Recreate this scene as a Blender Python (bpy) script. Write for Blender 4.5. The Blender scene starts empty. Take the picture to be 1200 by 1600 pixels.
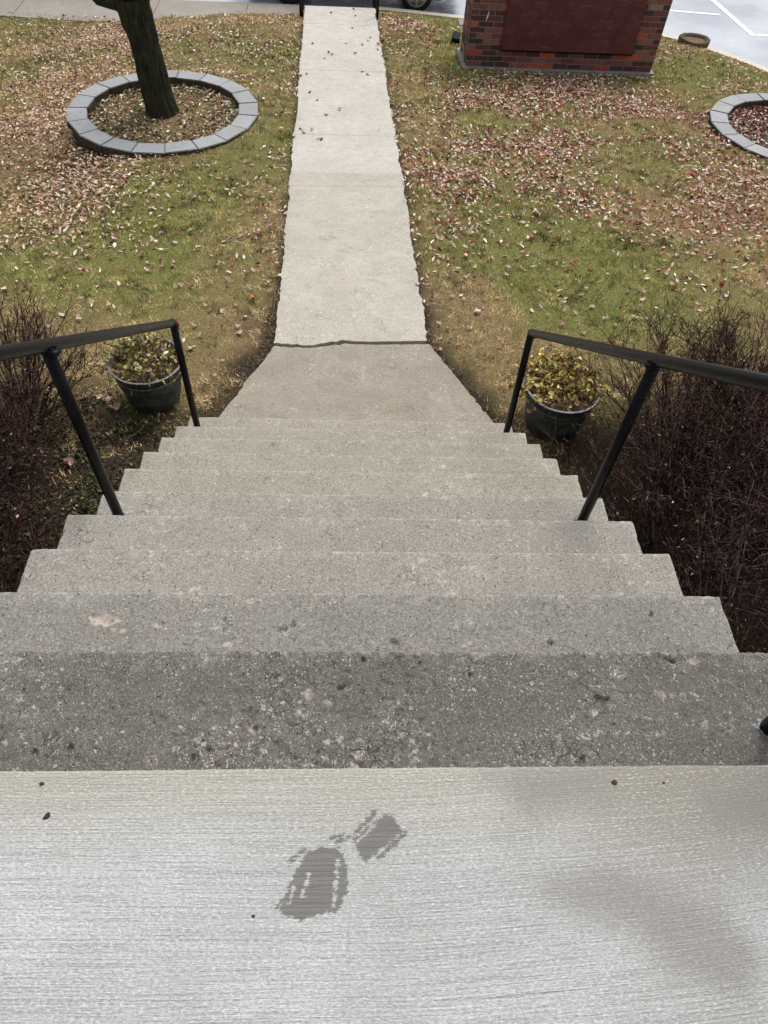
import bpy, math, random
import numpy as np
from mathutils import Vector, Matrix
random.seed(7); rng = np.random.default_rng(7)
S = bpy.context.scene; COL = S.collection
R = math.radians

# ---------------------------------------------------------------- camera, world, sun, exposure
cam = bpy.data.objects.new('camera', bpy.data.cameras.new('camera')); COL.objects.link(cam)
cp, sp = math.cos(R(52.012)), math.sin(R(52.012)); cy, sy = math.cos(R(5.161)), math.sin(R(5.161))
Fw = Vector((sy*cp, cy*cp, -sp)); R0 = Vector((cy, -sy, 0)); U0 = R0.cross(Fw)
c_, s_ = math.cos(R(4.76)), math.sin(R(4.76))
Rt = R0*c_ + U0*s_; Up = U0*c_ - R0*s_
M = Matrix((Rt, Up, -Fw)).transposed().to_4x4(); M.translation = (-0.026, -0.427, 1.308)
cam.matrix_world = M
cam.data.sensor_fit = 'VERTICAL'; cam.data.sensor_height = 36; cam.data.lens = 24.95
cam.data.clip_start = 0.05; cam.data.clip_end = 400
S.camera = cam
SUN_EL, SUN_AZ = R(60), R(28)          # azimuth clockwise from +Y
w = bpy.data.worlds.new('World'); S.world = w; w.use_nodes = True
nt = w.node_tree; bg = nt.nodes['Background']
sky = nt.nodes.new('ShaderNodeTexSky'); sky.sky_type = 'NISHITA'; sky.sun_disc = False
sky.sun_elevation = SUN_EL; sky.sun_rotation = SUN_AZ; sky.dust_density = 4; sky.air_density = 1.0
hs = nt.nodes.new('ShaderNodeHueSaturation'); hs.inputs['Saturation'].default_value = 0.28
nt.links.new(sky.outputs[0], hs.inputs['Color']); nt.links.new(hs.outputs[0], bg.inputs[0])
bg.inputs[1].default_value = 0.15
sl = bpy.data.lights.new('sun', 'SUN'); sl.energy = 1.5; sl.angle = R(24); sl.color = (1, .965, .92)
so = bpy.data.objects.new('sun', sl); COL.objects.link(so)
sd = Vector((math.sin(SUN_AZ)*math.cos(SUN_EL), math.cos(SUN_AZ)*math.cos(SUN_EL), math.sin(SUN_EL)))
so.rotation_euler = sd.to_track_quat('Z', 'Y').to_euler(); so.location = (0, 0, 8)
S.view_settings.view_transform = 'Standard'; S.view_settings.look = 'None'
S.view_settings.gamma = 1; S.view_settings.use_curve_mapping = False
S.view_settings.exposure = 0.2

# ---------------------------------------------------------------- noise
def _h(ix, iy, iz, s):
    n = (ix*374761393 + iy*668265263 + iz*2147483647 + s*974634777) & 0xffffffff
    n = ((n ^ (n >> 13))*1274126177) & 0xffffffff
    n = (n ^ (n >> 16)) & 0xffffffff
    return n/4294967295.0
def vn(x, y, f=1.0, s=0, z=0.0):
    x = np.asarray(x, float)*f; y = np.asarray(y, float)*f; z = np.asarray(z, float)*f + np.zeros_like(x)
    ix, iy, iz = np.floor(x).astype(np.int64), np.floor(y).astype(np.int64), np.floor(z).astype(np.int64)
    fx, fy, fz = x-ix, y-iy, z-iz
    fx, fy, fz = [t*t*(3-2*t) for t in (fx, fy, fz)]
    r = 0
    for a in (0, 1):
        for b in (0, 1):
            for c in (0, 1):
                wgt = (fx if a else 1-fx)*(fy if b else 1-fy)*(fz if c else 1-fz)
                r = r + wgt*_h(ix+a, iy+b, iz+c, s)
    return r*2-1
def fbm(x, y, f=1.0, s=0, o=4, z=0.0, g=.5):
    r = 0; a = 1.0; t = 0
    for i in range(o):
        r = r + a*vn(x, y, f, s+i*17, z); t += a; a *= g; f *= 2.03
    return r/t
def sst(a, b, x):
    t = np.clip((np.asarray(x, float)-a)/(b-a), 0, 1); return t*t*(3-2*t)

# ---------------------------------------------------------------- object helpers
def tag(o, label=None, cat=None, group=None, kind=None):
    if label: o['label'] = label
    if cat: o['category'] = cat
    if group: o['group'] = group
    if kind: o['kind'] = kind
    return o
def empty(name, loc=(0, 0, 0), rz=0, **k):
    o = bpy.data.objects.new(name, None); COL.objects.link(o); o.location = loc; o.rotation_euler = (0, 0, rz)
    o.empty_display_size = .1
    return tag(o, **k)
def meshdata(name, V, F, smooth=False, col=None, attrs=None):
    """V (n,3), F array (m,3|4) or list of arrays / list of polygons"""
    me = bpy.data.meshes.new(name)
    V = np.asarray(V, np.float32)
    if isinstance(F, np.ndarray): Fs = [F]
    elif len(F) and isinstance(F[0], np.ndarray) and F[0].ndim == 2: Fs = F
    else: Fs = None
    if Fs is None:
        me.from_pydata([tuple(map(float, v)) for v in V], [], [tuple(int(i) for i in f) for f in F])
    else:
        lv = np.concatenate([f.ravel() for f in Fs]).astype(np.int32)
        tot = np.concatenate([np.full(len(f), f.shape[1]) for f in Fs]).astype(np.int32)
        st = np.concatenate([[0], np.cumsum(tot)[:-1]]).astype(np.int32)
        me.vertices.add(len(V)); me.vertices.foreach_set('co', V.ravel())
        me.loops.add(len(lv)); me.loops.foreach_set('vertex_index', lv)
        me.polygons.add(len(tot)); me.polygons.foreach_set('loop_start', st); me.polygons.foreach_set('loop_total', tot)
    if col is not None:
        a = me.attributes.new('Col', 'FLOAT_COLOR', 'POINT')
        c = np.ones((len(V), 4), np.float32); c[:, :3] = col; a.data.foreach_set('color', c.ravel())
    for k, v in (attrs or {}).items():
        a = me.attributes.new(k, 'FLOAT', 'POINT'); a.data.foreach_set('value', np.asarray(v, np.float32))
    me.update(calc_edges=True); me.validate()
    if smooth: me.polygons.foreach_set('use_smooth', [True]*len(me.polygons))
    return me
def link(name, me, mat=None, parent=None, loc=None, rot=None):
    o = bpy.data.objects.new(name, me); COL.objects.link(o)
    if mat is not None:
        if not me.materials: me.materials.append(mat)
    if parent: o.parent = parent
    if loc is not None: o.location = loc
    if rot is not None: o.rotation_euler = rot
    return o
def mk(name, V, F, mat, parent=None, smooth=False, col=None, attrs=None, loc=None, rot=None):
    return link(name, meshdata(name, V, F, smooth, col, attrs), mat, parent, loc, rot)
def quads(nu, nv, wrap=False):
    i = np.arange(nu-1 if not wrap else nu); j = np.arange(nv-1)
    I, J = np.meshgrid(i, j, indexing='ij'); I2 = (I+1) % nu
    return np.stack([I*nv+J, I2*nv+J, I2*nv+J+1, I*nv+J+1], -1).reshape(-1, 4)
def box(x0, x1, y0, y1, z0, z1, b=0.0):
    if b <= 0:
        V = [(x, y, z) for x in (x0, x1) for y in (y0, y1) for z in (z0, z1)]
        F = [(0, 1, 3, 2), (4, 6, 7, 5), (0, 4, 5, 1), (2, 3, 7, 6), (0, 2, 6, 4), (1, 5, 7, 3)]
        return V, F
    import bmesh
    bm = bmesh.new(); m = bmesh.ops.create_cube(bm, size=1)
    for v in bm.verts:
        v.co = ((x0+x1)/2+v.co.x*(x1-x0), (y0+y1)/2+v.co.y*(y1-y0), (z0+z1)/2+v.co.z*(z1-z0))
    bmesh.ops.bevel(bm, geom=bm.edges[:], offset=b, segments=2, affect='EDGES', profile=.5)
    bm.verts.index_update()
    V = [tuple(v.co) for v in bm.verts]; F = [tuple(v.index for v in f.verts) for f in bm.faces]; bm.free()
    return V, F
def join(*parts):
    V = []; F = []
    for v, f in parts:
        n = len(V); V += [tuple(p) for p in v]; F += [tuple(i+n for i in q) for q in f]
    return V, F
def tube(path, rad, n=12, cap=True):
    P = [Vector(p) for p in path]; k = len(P); rad = [rad]*k if not hasattr(rad, '__len__') else list(rad)
    V = []; F = []; t0 = (P[1]-P[0]).normalized(); a = t0.orthogonal().normalized()
    for i in range(k):
        t = ((P[min(i+1, k-1)]-P[i]).normalized() + (P[i]-P[max(i-1, 0)]).normalized()).normalized() if 0 < i < k-1 else (P[1]-P[0] if i == 0 else P[-1]-P[-2]).normalized()
        a = (a - t*a.dot(t)).normalized(); b = t.cross(a)
        seg = 1.0
        if 0 < i < k-1:
            c = max(.5, t.dot((P[i]-P[i-1]).normalized())); seg = 1/c
        for j in range(n):
            an = 2*math.pi*j/n; V.append(tuple(P[i] + (a*math.cos(an)+b*math.sin(an))*rad[i]*(1+(seg-1)*.5)))
    for i in range(k-1):
        for j in range(n):
            F.append((i*n+j, i*n+(j+1) % n, (i+1)*n+(j+1) % n, (i+1)*n+j))
    if cap:
        F.append(tuple(range(n))[::-1]); F.append(tuple((k-1)*n+j for j in range(n)))
    return V, F
def lathe(prof, n=40, wob=None, ax='z'):
    V = []; F = []; k = len(prof)
    for j in range(n):
        an = 2*math.pi*j/n
        for i, (r, z) in enumerate(prof):
            rr = r*(1+(wob(an, z) if wob else 0))
            V.append((rr*math.cos(an), rr*math.sin(an), z) if ax == 'z' else (rr*math.cos(an), z, rr*math.sin(an)))
    for j in range(n):
        for i in range(k-1):
            F.append((j*k+i, ((j+1) % n)*k+i, ((j+1) % n)*k+i+1, j*k+i+1))
    return V, F
def tubes(P, Rr, n=3):
    """P (N,K,3), Rr (N,K): many thin tubes at once"""
    N, K, _ = P.shape
    T = np.empty_like(P); T[:, 1:-1] = P[:, 2:]-P[:, :-2]; T[:, 0] = P[:, 1]-P[:, 0]; T[:, -1] = P[:, -1]-P[:, -2]
    T /= np.linalg.norm(T, axis=2, keepdims=True)+1e-9
    ref = np.array([.31, .83, .46]); A = np.cross(T, ref); A /= np.linalg.norm(A, axis=2, keepdims=True)+1e-9
    B = np.cross(T, A)
    V = np.stack([P + (A*math.cos(2*math.pi*j/n)+B*math.sin(2*math.pi*j/n))*Rr[..., None] for j in range(n)], 2)   # N,K,n,3
    base = (np.arange(N)[:, None, None]*K + np.arange(K-1)[None, :, None])*n
    j = np.arange(n)[None, None, :]; j2 = (j+1) % n
    F = np.stack([base+j, base+j2, base+n+j2, base+n+j], -1).reshape(-1, 4)
    return V.reshape(-1, 3), F

# ---------------------------------------------------------------- material helpers
class NB:
    def __init__(s, name, rough=.8, spec=.3):
        s.m = bpy.data.materials.new(name); s.m.use_nodes = True; s.t = s.m.node_tree
        s.b = s.t.nodes['Principled BSDF']; s.b.inputs['Roughness'].default_value = rough
        s.b.inputs['Specular IOR Level'].default_value = spec
        s.geo = s.n('ShaderNodeNewGeometry'); s.pos = s.geo.outputs['Position']
    def n(s, t, **k):
        o = s.t.nodes.new(t)
        for a, b in k.items(): setattr(o, a, b)
        return o
    def put(s, sock, v):
        if hasattr(v, "is_output"): s.t.links.new(v, sock)
        elif isinstance(v, (tuple, list)) and len(v) == 3 and sock.type == 'RGBA': sock.default_value = (*v, 1)
        else: sock.default_value = v
    def scale(s, v, sc, off=(0, 0, 0)):
        o = s.n('ShaderNodeMapping'); s.put(o.inputs['Vector'], v); o.inputs['Scale'].default_value = sc if hasattr(sc, '__len__') else (sc,)*3
        o.inputs['Location'].default_value = off; return o.outputs[0]
    def noise(s, sc, det=4, rough=.55, v=None, dist=0, col=False):
        o = s.n('ShaderNodeTexNoise'); s.put(o.inputs['Vector'], v or s.pos); o.inputs['Scale'].default_value = sc
        o.inputs['Detail'].default_value = det; o.inputs['Roughness'].default_value = rough; o.inputs['Distortion'].default_value = dist
        return o.outputs['Color' if col else 'Fac']
    def vor(s, sc, v=None, feat='F1', rnd=1):
        o = s.n('ShaderNodeTexVoronoi', feature=feat); s.put(o.inputs['Vector'], v or s.pos); o.inputs['Scale'].default_value = sc
        o.inputs['Randomness'].default_value = rnd
        return o.outputs['Distance'], (o.outputs['Color'] if 'Color' in o.outputs else None)
    def ramp(s, v, *st):
        o = s.n('ShaderNodeValToRGB'); s.put(o.inputs[0], v); e = o.color_ramp.elements
        while len(e) < len(st): e.new(.5)
        for i, (p, c) in enumerate(st):
            e[i].position = p; e[i].color = (*c, 1) if hasattr(c, '__len__') else (c, c, c, 1)
        return o.outputs[0]
    def mr(s, v, a, b, c=0., d=1., sm=True):
        o = s.n('ShaderNodeMapRange', interpolation_type='SMOOTHSTEP' if sm else 'LINEAR'); s.put(o.inputs[0], v)
        for i, q in enumerate((a, b, c, d)): s.put(o.inputs[i+1], q)
        return o.outputs[0]
    def math(s, op, a, b=0., c=0.):
        o = s.n('ShaderNodeMath', operation=op); s.put(o.inputs[0], a); s.put(o.inputs[1], b); s.put(o.inputs[2], c); return o.outputs[0]
    def mix(s, f, a, b, t='MIX'):
        o = s.n('ShaderNodeMix', data_type='RGBA', blend_type=t); s.put(o.inputs[0], f); s.put(o.inputs[6], a); s.put(o.inputs[7], b); return o.outputs[2]
    def sep(s, v):
        o = s.n('ShaderNodeSeparateXYZ'); s.put(o.inputs[0], v); return o.outputs
    def attr(s, name):
        return s.n('ShaderNodeAttribute', attribute_name=name)
    def bump(s, h, dist, st=1., prev=None):
        o = s.n('ShaderNodeBump'); s.put(o.inputs['Height'], h); o.inputs['Distance'].default_value = dist; s.put(o.inputs['Strength'], st)
        if prev is not None: s.put(o.inputs['Normal'], prev)
        return o.outputs[0]
    def out(s, col=None, nrm=None, rough=None, spec=None):
        if col is not None: s.put(s.b.inputs['Base Color'], col)
        if nrm is not None: s.put(s.b.inputs['Normal'], nrm)
        if rough is not None: s.put(s.b.inputs['Roughness'], rough)
        if spec is not None: s.put(s.b.inputs['Specular IOR Level'], spec)
        return s.m

def concrete(name, c1, c2, agg=(.72, .68, .60), pits=1.0, aggk=.5, bumpk=1.0, green=0.0):
    """weathered concrete with exposed stones, sand grains, small holes and stains"""
    b = NB(name, .86, .25)
    big = b.noise(1.7, 4, .6); mid = b.noise(9, 5, .6); fine = b.noise(420, 3, .7); sand = b.noise(150, 4, .75)
    col = b.mix(b.mr(big, .35, .65), c1, c2)
    col = b.mix(b.mr(mid, .35, .72, 0, .55), col, [x*.74 for x in c1])
    col = b.mix(b.mr(sand, .44, .62, 0, .75), col, [x*1.6 for x in c1])
    col = b.mix(b.mr(fine, .34, .50, .75, 0), col, [x*.3 for x in c1])
    clump = b.noise(95, 4, .75); col = b.mix(b.mr(clump, .34, .47, .6, 0), col, [x*.45 for x in c1])
    pv = b.n('ShaderNodeVectorMath', operation='ADD'); b.put(pv.inputs[0], b.pos)
    sc = b.n('ShaderNodeVectorMath', operation='SCALE'); b.put(sc.inputs[0], b.noise(110, 3, .6, col=True)); sc.inputs['Scale'].default_value = .016
    b.put(pv.inputs[1], sc.outputs[0]); wp = pv.outputs[0]
    # stones: voronoi cells, only some of them show, in patches
    patch = b.mr(b.noise(8, 4, .65), .44, .64)
    masks = []
    for scl, thr, wt in ((75, .86, .7), (165, .74, .8), (320, .64, .8)):
        d, c = b.vor(scl, wp); r = b.sep(c)
        keep = b.math('GREATER_THAN', b.math('ADD', r[0], b.math('MULTIPLY', patch, .30)), thr+.14)
        size = b.mr(r[1], 0, 1, .20, .42, False)
        m = b.math('MULTIPLY', keep, b.mr(b.math('SUBTRACT', size, d), -.04, .06))
        tone = b.mix(r[2], agg, [agg[0]*.62, agg[1]*.56, agg[2]*.50])
        col = b.mix(b.math('MULTIPLY', m, wt*aggk), col, tone); masks.append(m)
    # pits, the shade inside them painted as dark colour
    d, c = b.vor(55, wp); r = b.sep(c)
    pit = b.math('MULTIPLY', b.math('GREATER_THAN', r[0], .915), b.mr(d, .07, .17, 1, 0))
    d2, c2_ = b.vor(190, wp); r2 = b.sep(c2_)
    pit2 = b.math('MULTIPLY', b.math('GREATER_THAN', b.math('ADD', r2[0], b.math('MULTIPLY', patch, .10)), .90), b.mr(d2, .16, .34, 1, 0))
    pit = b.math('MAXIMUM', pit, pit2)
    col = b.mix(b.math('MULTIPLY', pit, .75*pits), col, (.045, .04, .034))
    # thin hair cracks
    cr, _ = b.vor(26, b.pos, 'DISTANCE_TO_EDGE')
    dd = b.n('ShaderNodeTexVoronoi', feature='DISTANCE_TO_EDGE'); b.put(dd.inputs['Vector'], wp); dd.inputs['Scale'].default_value = 26
    crack = b.math('MULTIPLY', b.mr(dd.outputs['Distance'], .0, .035, 1, 0), b.mr(b.noise(7, 3), .55, .68))
    col = b.mix(b.math('MULTIPLY', crack, .55), col, (.07, .06, .05))
    if green: col = b.mix(b.mr(b.noise(2.6, 5, .65), .60, .78, 0, green), col, (.12, .13, .09))
    crust = b.math('MULTIPLY', b.mr(b.noise(34, 5, .8, wp), .565, .63), b.mr(b.noise(3.3, 3, .6), .46, .60)); col = b.mix(b.math('MULTIPLY', crust, .6*aggk), col, agg)
    ed = b.math('MULTIPLY', b.attr('edge').outputs['Fac'], b.mr(b.noise(40, 5, .75), .47, .62)); col = b.mix(b.math('MULTIPLY', ed, .42), col, agg)
    chipa = b.attr('chip').outputs['Fac']; col = b.mix(b.math('MULTIPLY', chipa, .85), col, b.mix(b.mr(b.noise(60, 3), .4, .6), (.52, .47, .40), (.36, .29, .25)))
    h = b.math('ADD', b.math('MULTIPLY', sand, .7), b.math('MULTIPLY', mid, .5))
    h = b.math('ADD', h, b.math('MULTIPLY', masks[0], .5)); h = b.math('ADD', h, b.math('MULTIPLY', masks[1], .3))
    h = b.math('SUBTRACT', h, b.math('MULTIPLY', pit, 1.6)); h = b.math('SUBTRACT', h, b.math('MULTIPLY', crack, .5))
    return b.out(col, b.bump(h, .0035*bumpk, .9))

M_STEP_DARK = concrete('dark_step_concrete', (.140, .133, .119), (.170, .161, .145), aggk=.95, bumpk=2.6)  # top step, darker than the steps below
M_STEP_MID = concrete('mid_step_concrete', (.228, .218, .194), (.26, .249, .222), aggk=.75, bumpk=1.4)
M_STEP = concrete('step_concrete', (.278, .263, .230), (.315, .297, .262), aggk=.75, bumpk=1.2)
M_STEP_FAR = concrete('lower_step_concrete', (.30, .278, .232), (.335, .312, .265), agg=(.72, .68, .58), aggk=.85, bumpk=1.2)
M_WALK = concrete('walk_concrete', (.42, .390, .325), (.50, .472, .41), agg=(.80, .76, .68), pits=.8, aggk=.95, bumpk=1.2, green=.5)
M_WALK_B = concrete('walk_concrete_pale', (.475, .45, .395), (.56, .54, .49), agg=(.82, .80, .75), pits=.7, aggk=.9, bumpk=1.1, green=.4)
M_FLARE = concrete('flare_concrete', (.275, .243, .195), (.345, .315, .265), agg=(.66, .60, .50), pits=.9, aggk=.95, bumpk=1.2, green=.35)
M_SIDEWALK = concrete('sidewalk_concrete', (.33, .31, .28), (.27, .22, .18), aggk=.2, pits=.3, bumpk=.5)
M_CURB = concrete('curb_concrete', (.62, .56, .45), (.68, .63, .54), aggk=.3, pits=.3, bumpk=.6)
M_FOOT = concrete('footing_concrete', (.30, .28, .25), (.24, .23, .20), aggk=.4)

def landing_mat():
    b = NB('broomed_concrete', .80, .30)
    x, y, z = b.sep(b.pos)
    # broom lines run along x, bend gently, and tilt upward to the right
    bend = b.math('MULTIPLY', b.math('MULTIPLY', b.math('MAXIMUM', x, 0.), b.math('MAXIMUM', x, 0.)), -.075)
    bend = b.math('ADD', bend, b.math('MULTIPLY', b.noise(1.3, 1, .5), .030))
    yy = b.math('ADD', y, bend)
    cv = b.n('ShaderNodeCombineXYZ'); b.put(cv.inputs[0], x); b.put(cv.inputs[1], yy)
    v1 = b.scale(cv.outputs[0], (3.0, 310, 1)); v2 = b.scale(cv.outputs[0], (26, 560, 1)); v3 = b.scale(cv.outputs[0], (1.1, 300, 1), (3, 7, 0))
    l1 = b.noise(1, 3, .6, v1); l2 = b.noise(1, 3, .6, v2); l3 = b.noise(1, 2, .5, v3); brk = b.noise(1, 4, .8, b.scale(cv.outputs[0], (130, 400, 1)))
    grain = b.noise(520, 3, .7); blot = b.noise(2.4, 4, .6); g2 = b.noise(170, 3, .7)
    col = b.mix(b.mr(blot, .35, .7), (.575, .588, .590), (.45, .452, .44))
    edge = b.mr(b.math('ADD', y, b.math('MULTIPLY', b.noise(5, 4, .6), .06)), -.15, .02); col = b.mix(b.math('MULTIPLY', edge, .85), col, (.43, .405, .32))
    rgt = b.math('MULTIPLY', b.mr(x, .12, .60), b.mr(y, -.30, -.03, .15, 1)); col = b.mix(b.math('MULTIPLY', rgt, .92), col, (.26, .235, .18))
    col = b.mix(b.math('MULTIPLY', b.mr(l1, .36, .50, .8, 0), b.mr(brk, .62, .42)), col, (.30, .30, .29))
    col = b.mix(b.mr(l2, .36, .52, .30, 0), col, (.24, .24, .23))
    col = b.mix(b.mr(l3, .25, .285, .8, 0), col, (.20, .195, .18)); col = b.mix(b.mr(brk, .36, .50, .6, 0), col, (.24, .24, .23))
    col = b.mix(b.mr(grain, .36, .5, .5, 0), col, (.24, .23, .22)); col = b.mix(b.mr(g2, .38, .48, .5, 0), col, (.31, .305, .29))
    col = b.mix(b.mr(brk, .54, .66, 0, .6), col, (.86, .88, .89)); col = b.mix(b.math('MULTIPLY', b.mr(l1, .52, .66, 0, .32), b.mr(brk, .42, .60)), col, (.82, .84, .85))
    wet = b.attr('wet').outputs['Fac']; shaded = b.attr('shaded').outputs['Fac']
    wm = b.math('ADD', wet, b.math('MULTIPLY', b.math('SUBTRACT', b.noise(1, 5, .75, b.scale(b.pos, (95, 140, 1))), .5), .030))
    stv = b.scale(cv.outputs[0], (60, 420, 1))
    wm = b.math('ADD', wm, b.math('MULTIPLY', b.math('SUBTRACT', b.noise(1, 3, .6, stv), .5), .014))
    wm = b.mr(wm, -.0010, .0022)
    dm = b.math('ADD', shaded, b.math('MULTIPLY', b.math('SUBTRACT', b.noise(9, 4, .6), .5), .5))
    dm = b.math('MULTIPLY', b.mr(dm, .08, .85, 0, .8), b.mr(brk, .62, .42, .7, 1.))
    col = b.mix(dm, col, (.255, .245, .225))  # painted soft shadow
    col = b.mix(b.math('MULTIPLY', wm, .92), col, b.mix(b.mr(l1, .35, .6), (.125, .12, .112), (.18, .172, .16)))
    h = b.math('ADD', b.math('MULTIPLY', l1, .8), b.math('MULTIPLY', l2, .5)); h = b.math('ADD', h, b.math('MULTIPLY', g2, .55))
    h = b.math('ADD', h, b.math('MULTIPLY', brk, .5))
    return b.out(col, b.bump(h, .0028, 1.0), b.mr(wm, 0, 1, .8, .5))
M_LAND = landing_mat()

def ground_mat():
    b = NB('lawn_ground', .95, .03)
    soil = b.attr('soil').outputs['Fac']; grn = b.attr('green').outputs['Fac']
    n1 = b.noise(38, 5, .7); n2 = b.noise(160, 4, .7)
    thatch = b.mix(b.mr(n1, .3, .7), (.42, .31, .16), (.24, .17, .085))
    green = b.mix(b.mr(n1, .35, .65), (.18, .205, .055), (.31, .295, .105))
    c = b.mix(grn, thatch, green)
    c = b.mix(b.mr(n2, .38, .6, .8, 0), c, (.035, .026, .015))
    s = b.mix(b.mr(n1, .35, .65), (.020, .015, .011), (.075, .056, .040))
    s = b.mix(b.mr(n2, .58, .72, 0, .5), s, (.16, .13, .10))
    c = b.mix(soil, c, s); c = b.mix(b.math('MULTIPLY', b.attr('shrub_shade').outputs['Fac'], .8), c, (.012, .009, .007))  # soil under the shrubs blackened to stand for the shade there
    h = b.math('ADD', n1, b.math('MULTIPLY', n2, .5))
    return b.out(c, b.bump(h, .02, .8))
M_GROUND = ground_mat()
def vcol_mat(name, rough=.7, spec=.2, trans=0.0):
    b = NB(name, rough, spec); a = b.attr('Col').outputs['Color']
    c = b.mix(b.mr(b.noise(90, 3), .3, .7, 0, .28), a, b.mix(1., a, (.55, .5, .45), 'MULTIPLY'))
    return b.out(c)
M_GRASS = vcol_mat('grass_blades', .75, .15); M_LITTER = vcol_mat('leaf_litter', .6, .25)
def leaf_mat(name, c, c2):
    b = NB(name, .55, .3); n = b.noise(70, 4, .6)
    oi = b.n('ShaderNodeObjectInfo').outputs['Random']
    col = b.mix(b.mr(n, .35, .7), c, c2); col = b.mix(b.math('MULTIPLY', oi, .45), col, [x*.6 for x in c])
    return b.out(col)
LEAFM = {'c': leaf_mat('cream_leaf', (.68, .58, .46), (.40, .28, .19)), 'p': leaf_mat('pink_leaf', (.52, .34, .30), (.40, .18, .16)),
         'r': leaf_mat('red_leaf', (.30, .035, .035), (.17, .02, .03)), 'b': leaf_mat('brown_leaf', (.20, .10, .055), (.12, .06, .035)),
         'd': leaf_mat('dark_leaf', (.075, .045, .035), (.045, .03, .025)), 'o': leaf_mat('orange_leaf', (.50, .22, .08), (.38, .15, .05)),
         't': leaf_mat('tan_leaf', (.44, .33, .20), (.33, .23, .13))}
def simple(name, c, rough=.5, spec=.5, nz=0, nscale=40, c2=None, bump=0, metal=0):
    b = NB(name, rough, spec); b.b.inputs['Metallic'].default_value = metal
    n = b.noise(nscale, 5, .6)
    col = b.mix(b.mr(n, .35, .7), c, c2 or [x*.75 for x in c])
    return b.out(col, b.bump(n, bump, .6) if bump else None)
def rail_mat():
    b = NB('black_rail_paint', .3, .12)
    n = b.noise(60, 5, .7); n2 = b.noise(240, 3, .6)
    col = b.mix(b.mr(n, .4, .7), (.004, .004, .005), (.010, .009, .009))
    chip = b.math('MULTIPLY', b.mr(n, .66, .70), b.mr(n2, .50, .56)); col = b.mix(b.math('MULTIPLY', chip, .7), col, (.10, .09, .08))
    return b.out(col, b.bump(n, .0003, .4), b.mr(n, .3, .7, .26, .40))
M_RAIL = rail_mat()
def paintring():
    b = NB('paint_splash', .5, .4); n = b.noise(130, 4, .7)
    return b.out(b.mix(b.mr(n, .42, .58), (.38, .38, .40), (.05, .05, .06)), b.bump(n, .002))
M_SPLASH = paintring()
M_POT = simple('black_pot_plastic', (.030, .033, .033), .5, .3, nscale=14, c2=(.075, .079, .078), bump=.0015)
M_POTRIM = simple('worn_pot_rim', (.26, .26, .26), .45, .4, nscale=60, c2=(.05, .05, .05))
M_SOIL = simple('dark_soil', (.05, .035, .024), .95, .1, nscale=60, c2=(.10, .07, .05), bump=.012)
def twigmat():
    b = NB('purple_brown_twigs', .8, .04); n = b.noise(38, 4, .6)
    return b.out(b.ramp(n, (.38, (.014, .008, .008)), (.50, (.048, .024, .022)), (.64, (.21, .135, .115))))
M_TWIG = twigmat()
M_STEM = simple('grey_brown_stems', (.016, .011, .010), .8, .04, nscale=25, c2=(.17, .13, .11), bump=.001)
M_DRY = simple('dry_stems', (.30, .20, .11), .8, .2, nscale=60, c2=(.16, .09, .05))
def bark():
    b = NB('dark_mossy_bark', .85, .2)
    v = b.scale(b.pos, (26, 26, 7)); n = b.noise(1, 5, .7, v); f = b.noise(90, 4, .7); g = b.noise(4, 4, .6)
    col = b.mix(b.mr(n, .35, .68), (.012, .010, .009), (.060, .050, .038))
    col = b.mix(b.math('MULTIPLY', b.mr(g, .40, .60), b.mr(f, .35, .6, .2, .8)), col, (.035, .048, .012))
    h = b.math('ADD', n, b.math('MULTIPLY', f, .35)); return b.out(col, b.bump(h, .03, .9))
M_BARK = bark()
def brick_mat():
    b = NB('mixed_brick', .85, .25); oi = b.n('ShaderNodeObjectInfo').outputs['Random']
    cols = [(.075, .030, .028), (.165, .055, .045), (.055, .030, .030), (.21, .095, .065), (.105, .040, .036), (.38, .075, .035), (.14, .060, .050), (.042, .028, .030), (.24, .17, .125), (.125, .040, .035), (.30, .060, .035), (.065, .035, .033), (.17, .075, .06)]
    r = b.n('ShaderNodeValToRGB'); r.color_ramp.interpolation = 'CONSTANT'; e = r.color_ramp.elements
    while len(e) < len(cols): e.new(.5)
    for i, c in enumerate(cols): e[i].position = i/len(cols); e[i].color = (*[min(1, q*1.5) for q in c], 1)
    b.put(r.inputs[0], oi)
    n = b.noise(45, 5, .7); n2 = b.noise(260, 3, .6)
    col = b.mix(b.mr(n, .35, .7, 0, .5), r.outputs[0], (.05, .03, .028)); col = b.mix(b.mr(n2, .6, .75, 0, .4), col, (.30, .25, .22))
    col = b.mix(b.mr(b.noise(7, 4, .7), .64, .78, 0, .5), col, (.34, .30, .27))
    return b.out(col, b.bump(b.math('ADD', n, b.math('MULTIPLY', n2, .4)), .004, .8))
M_BRICK = brick_mat()
M_MORTAR = simple('mortar', (.30, .26, .23), .95, .1, nscale=120, c2=(.20, .17, .15), bump=.003)
def board_mat():
    b = NB('maroon_board', .55, .35)
    v = b.scale(b.pos, (7, 7, 75)); n = b.noise(1, 5, .7, v); m = b.noise(5, 5, .7); f = b.noise(130, 3, .6)
    col = b.mix(b.mr(m, .35, .7), (.095, .024, .027), (.125, .036, .038))
    scr = b.math('MULTIPLY', b.mr(n, .52, .66), b.mr(m, .42, .58)); col = b.mix(b.math('MULTIPLY', scr, .45), col, (.24, .16, .15))
    col = b.mix(b.mr(f, .62, .74, 0, .22), col, (.16, .09, .085))
    return b.out(col, b.bump(n, .002, .5), b.mr(m, .3, .7, .42, .65))
M_BOARD = board_mat()
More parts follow.
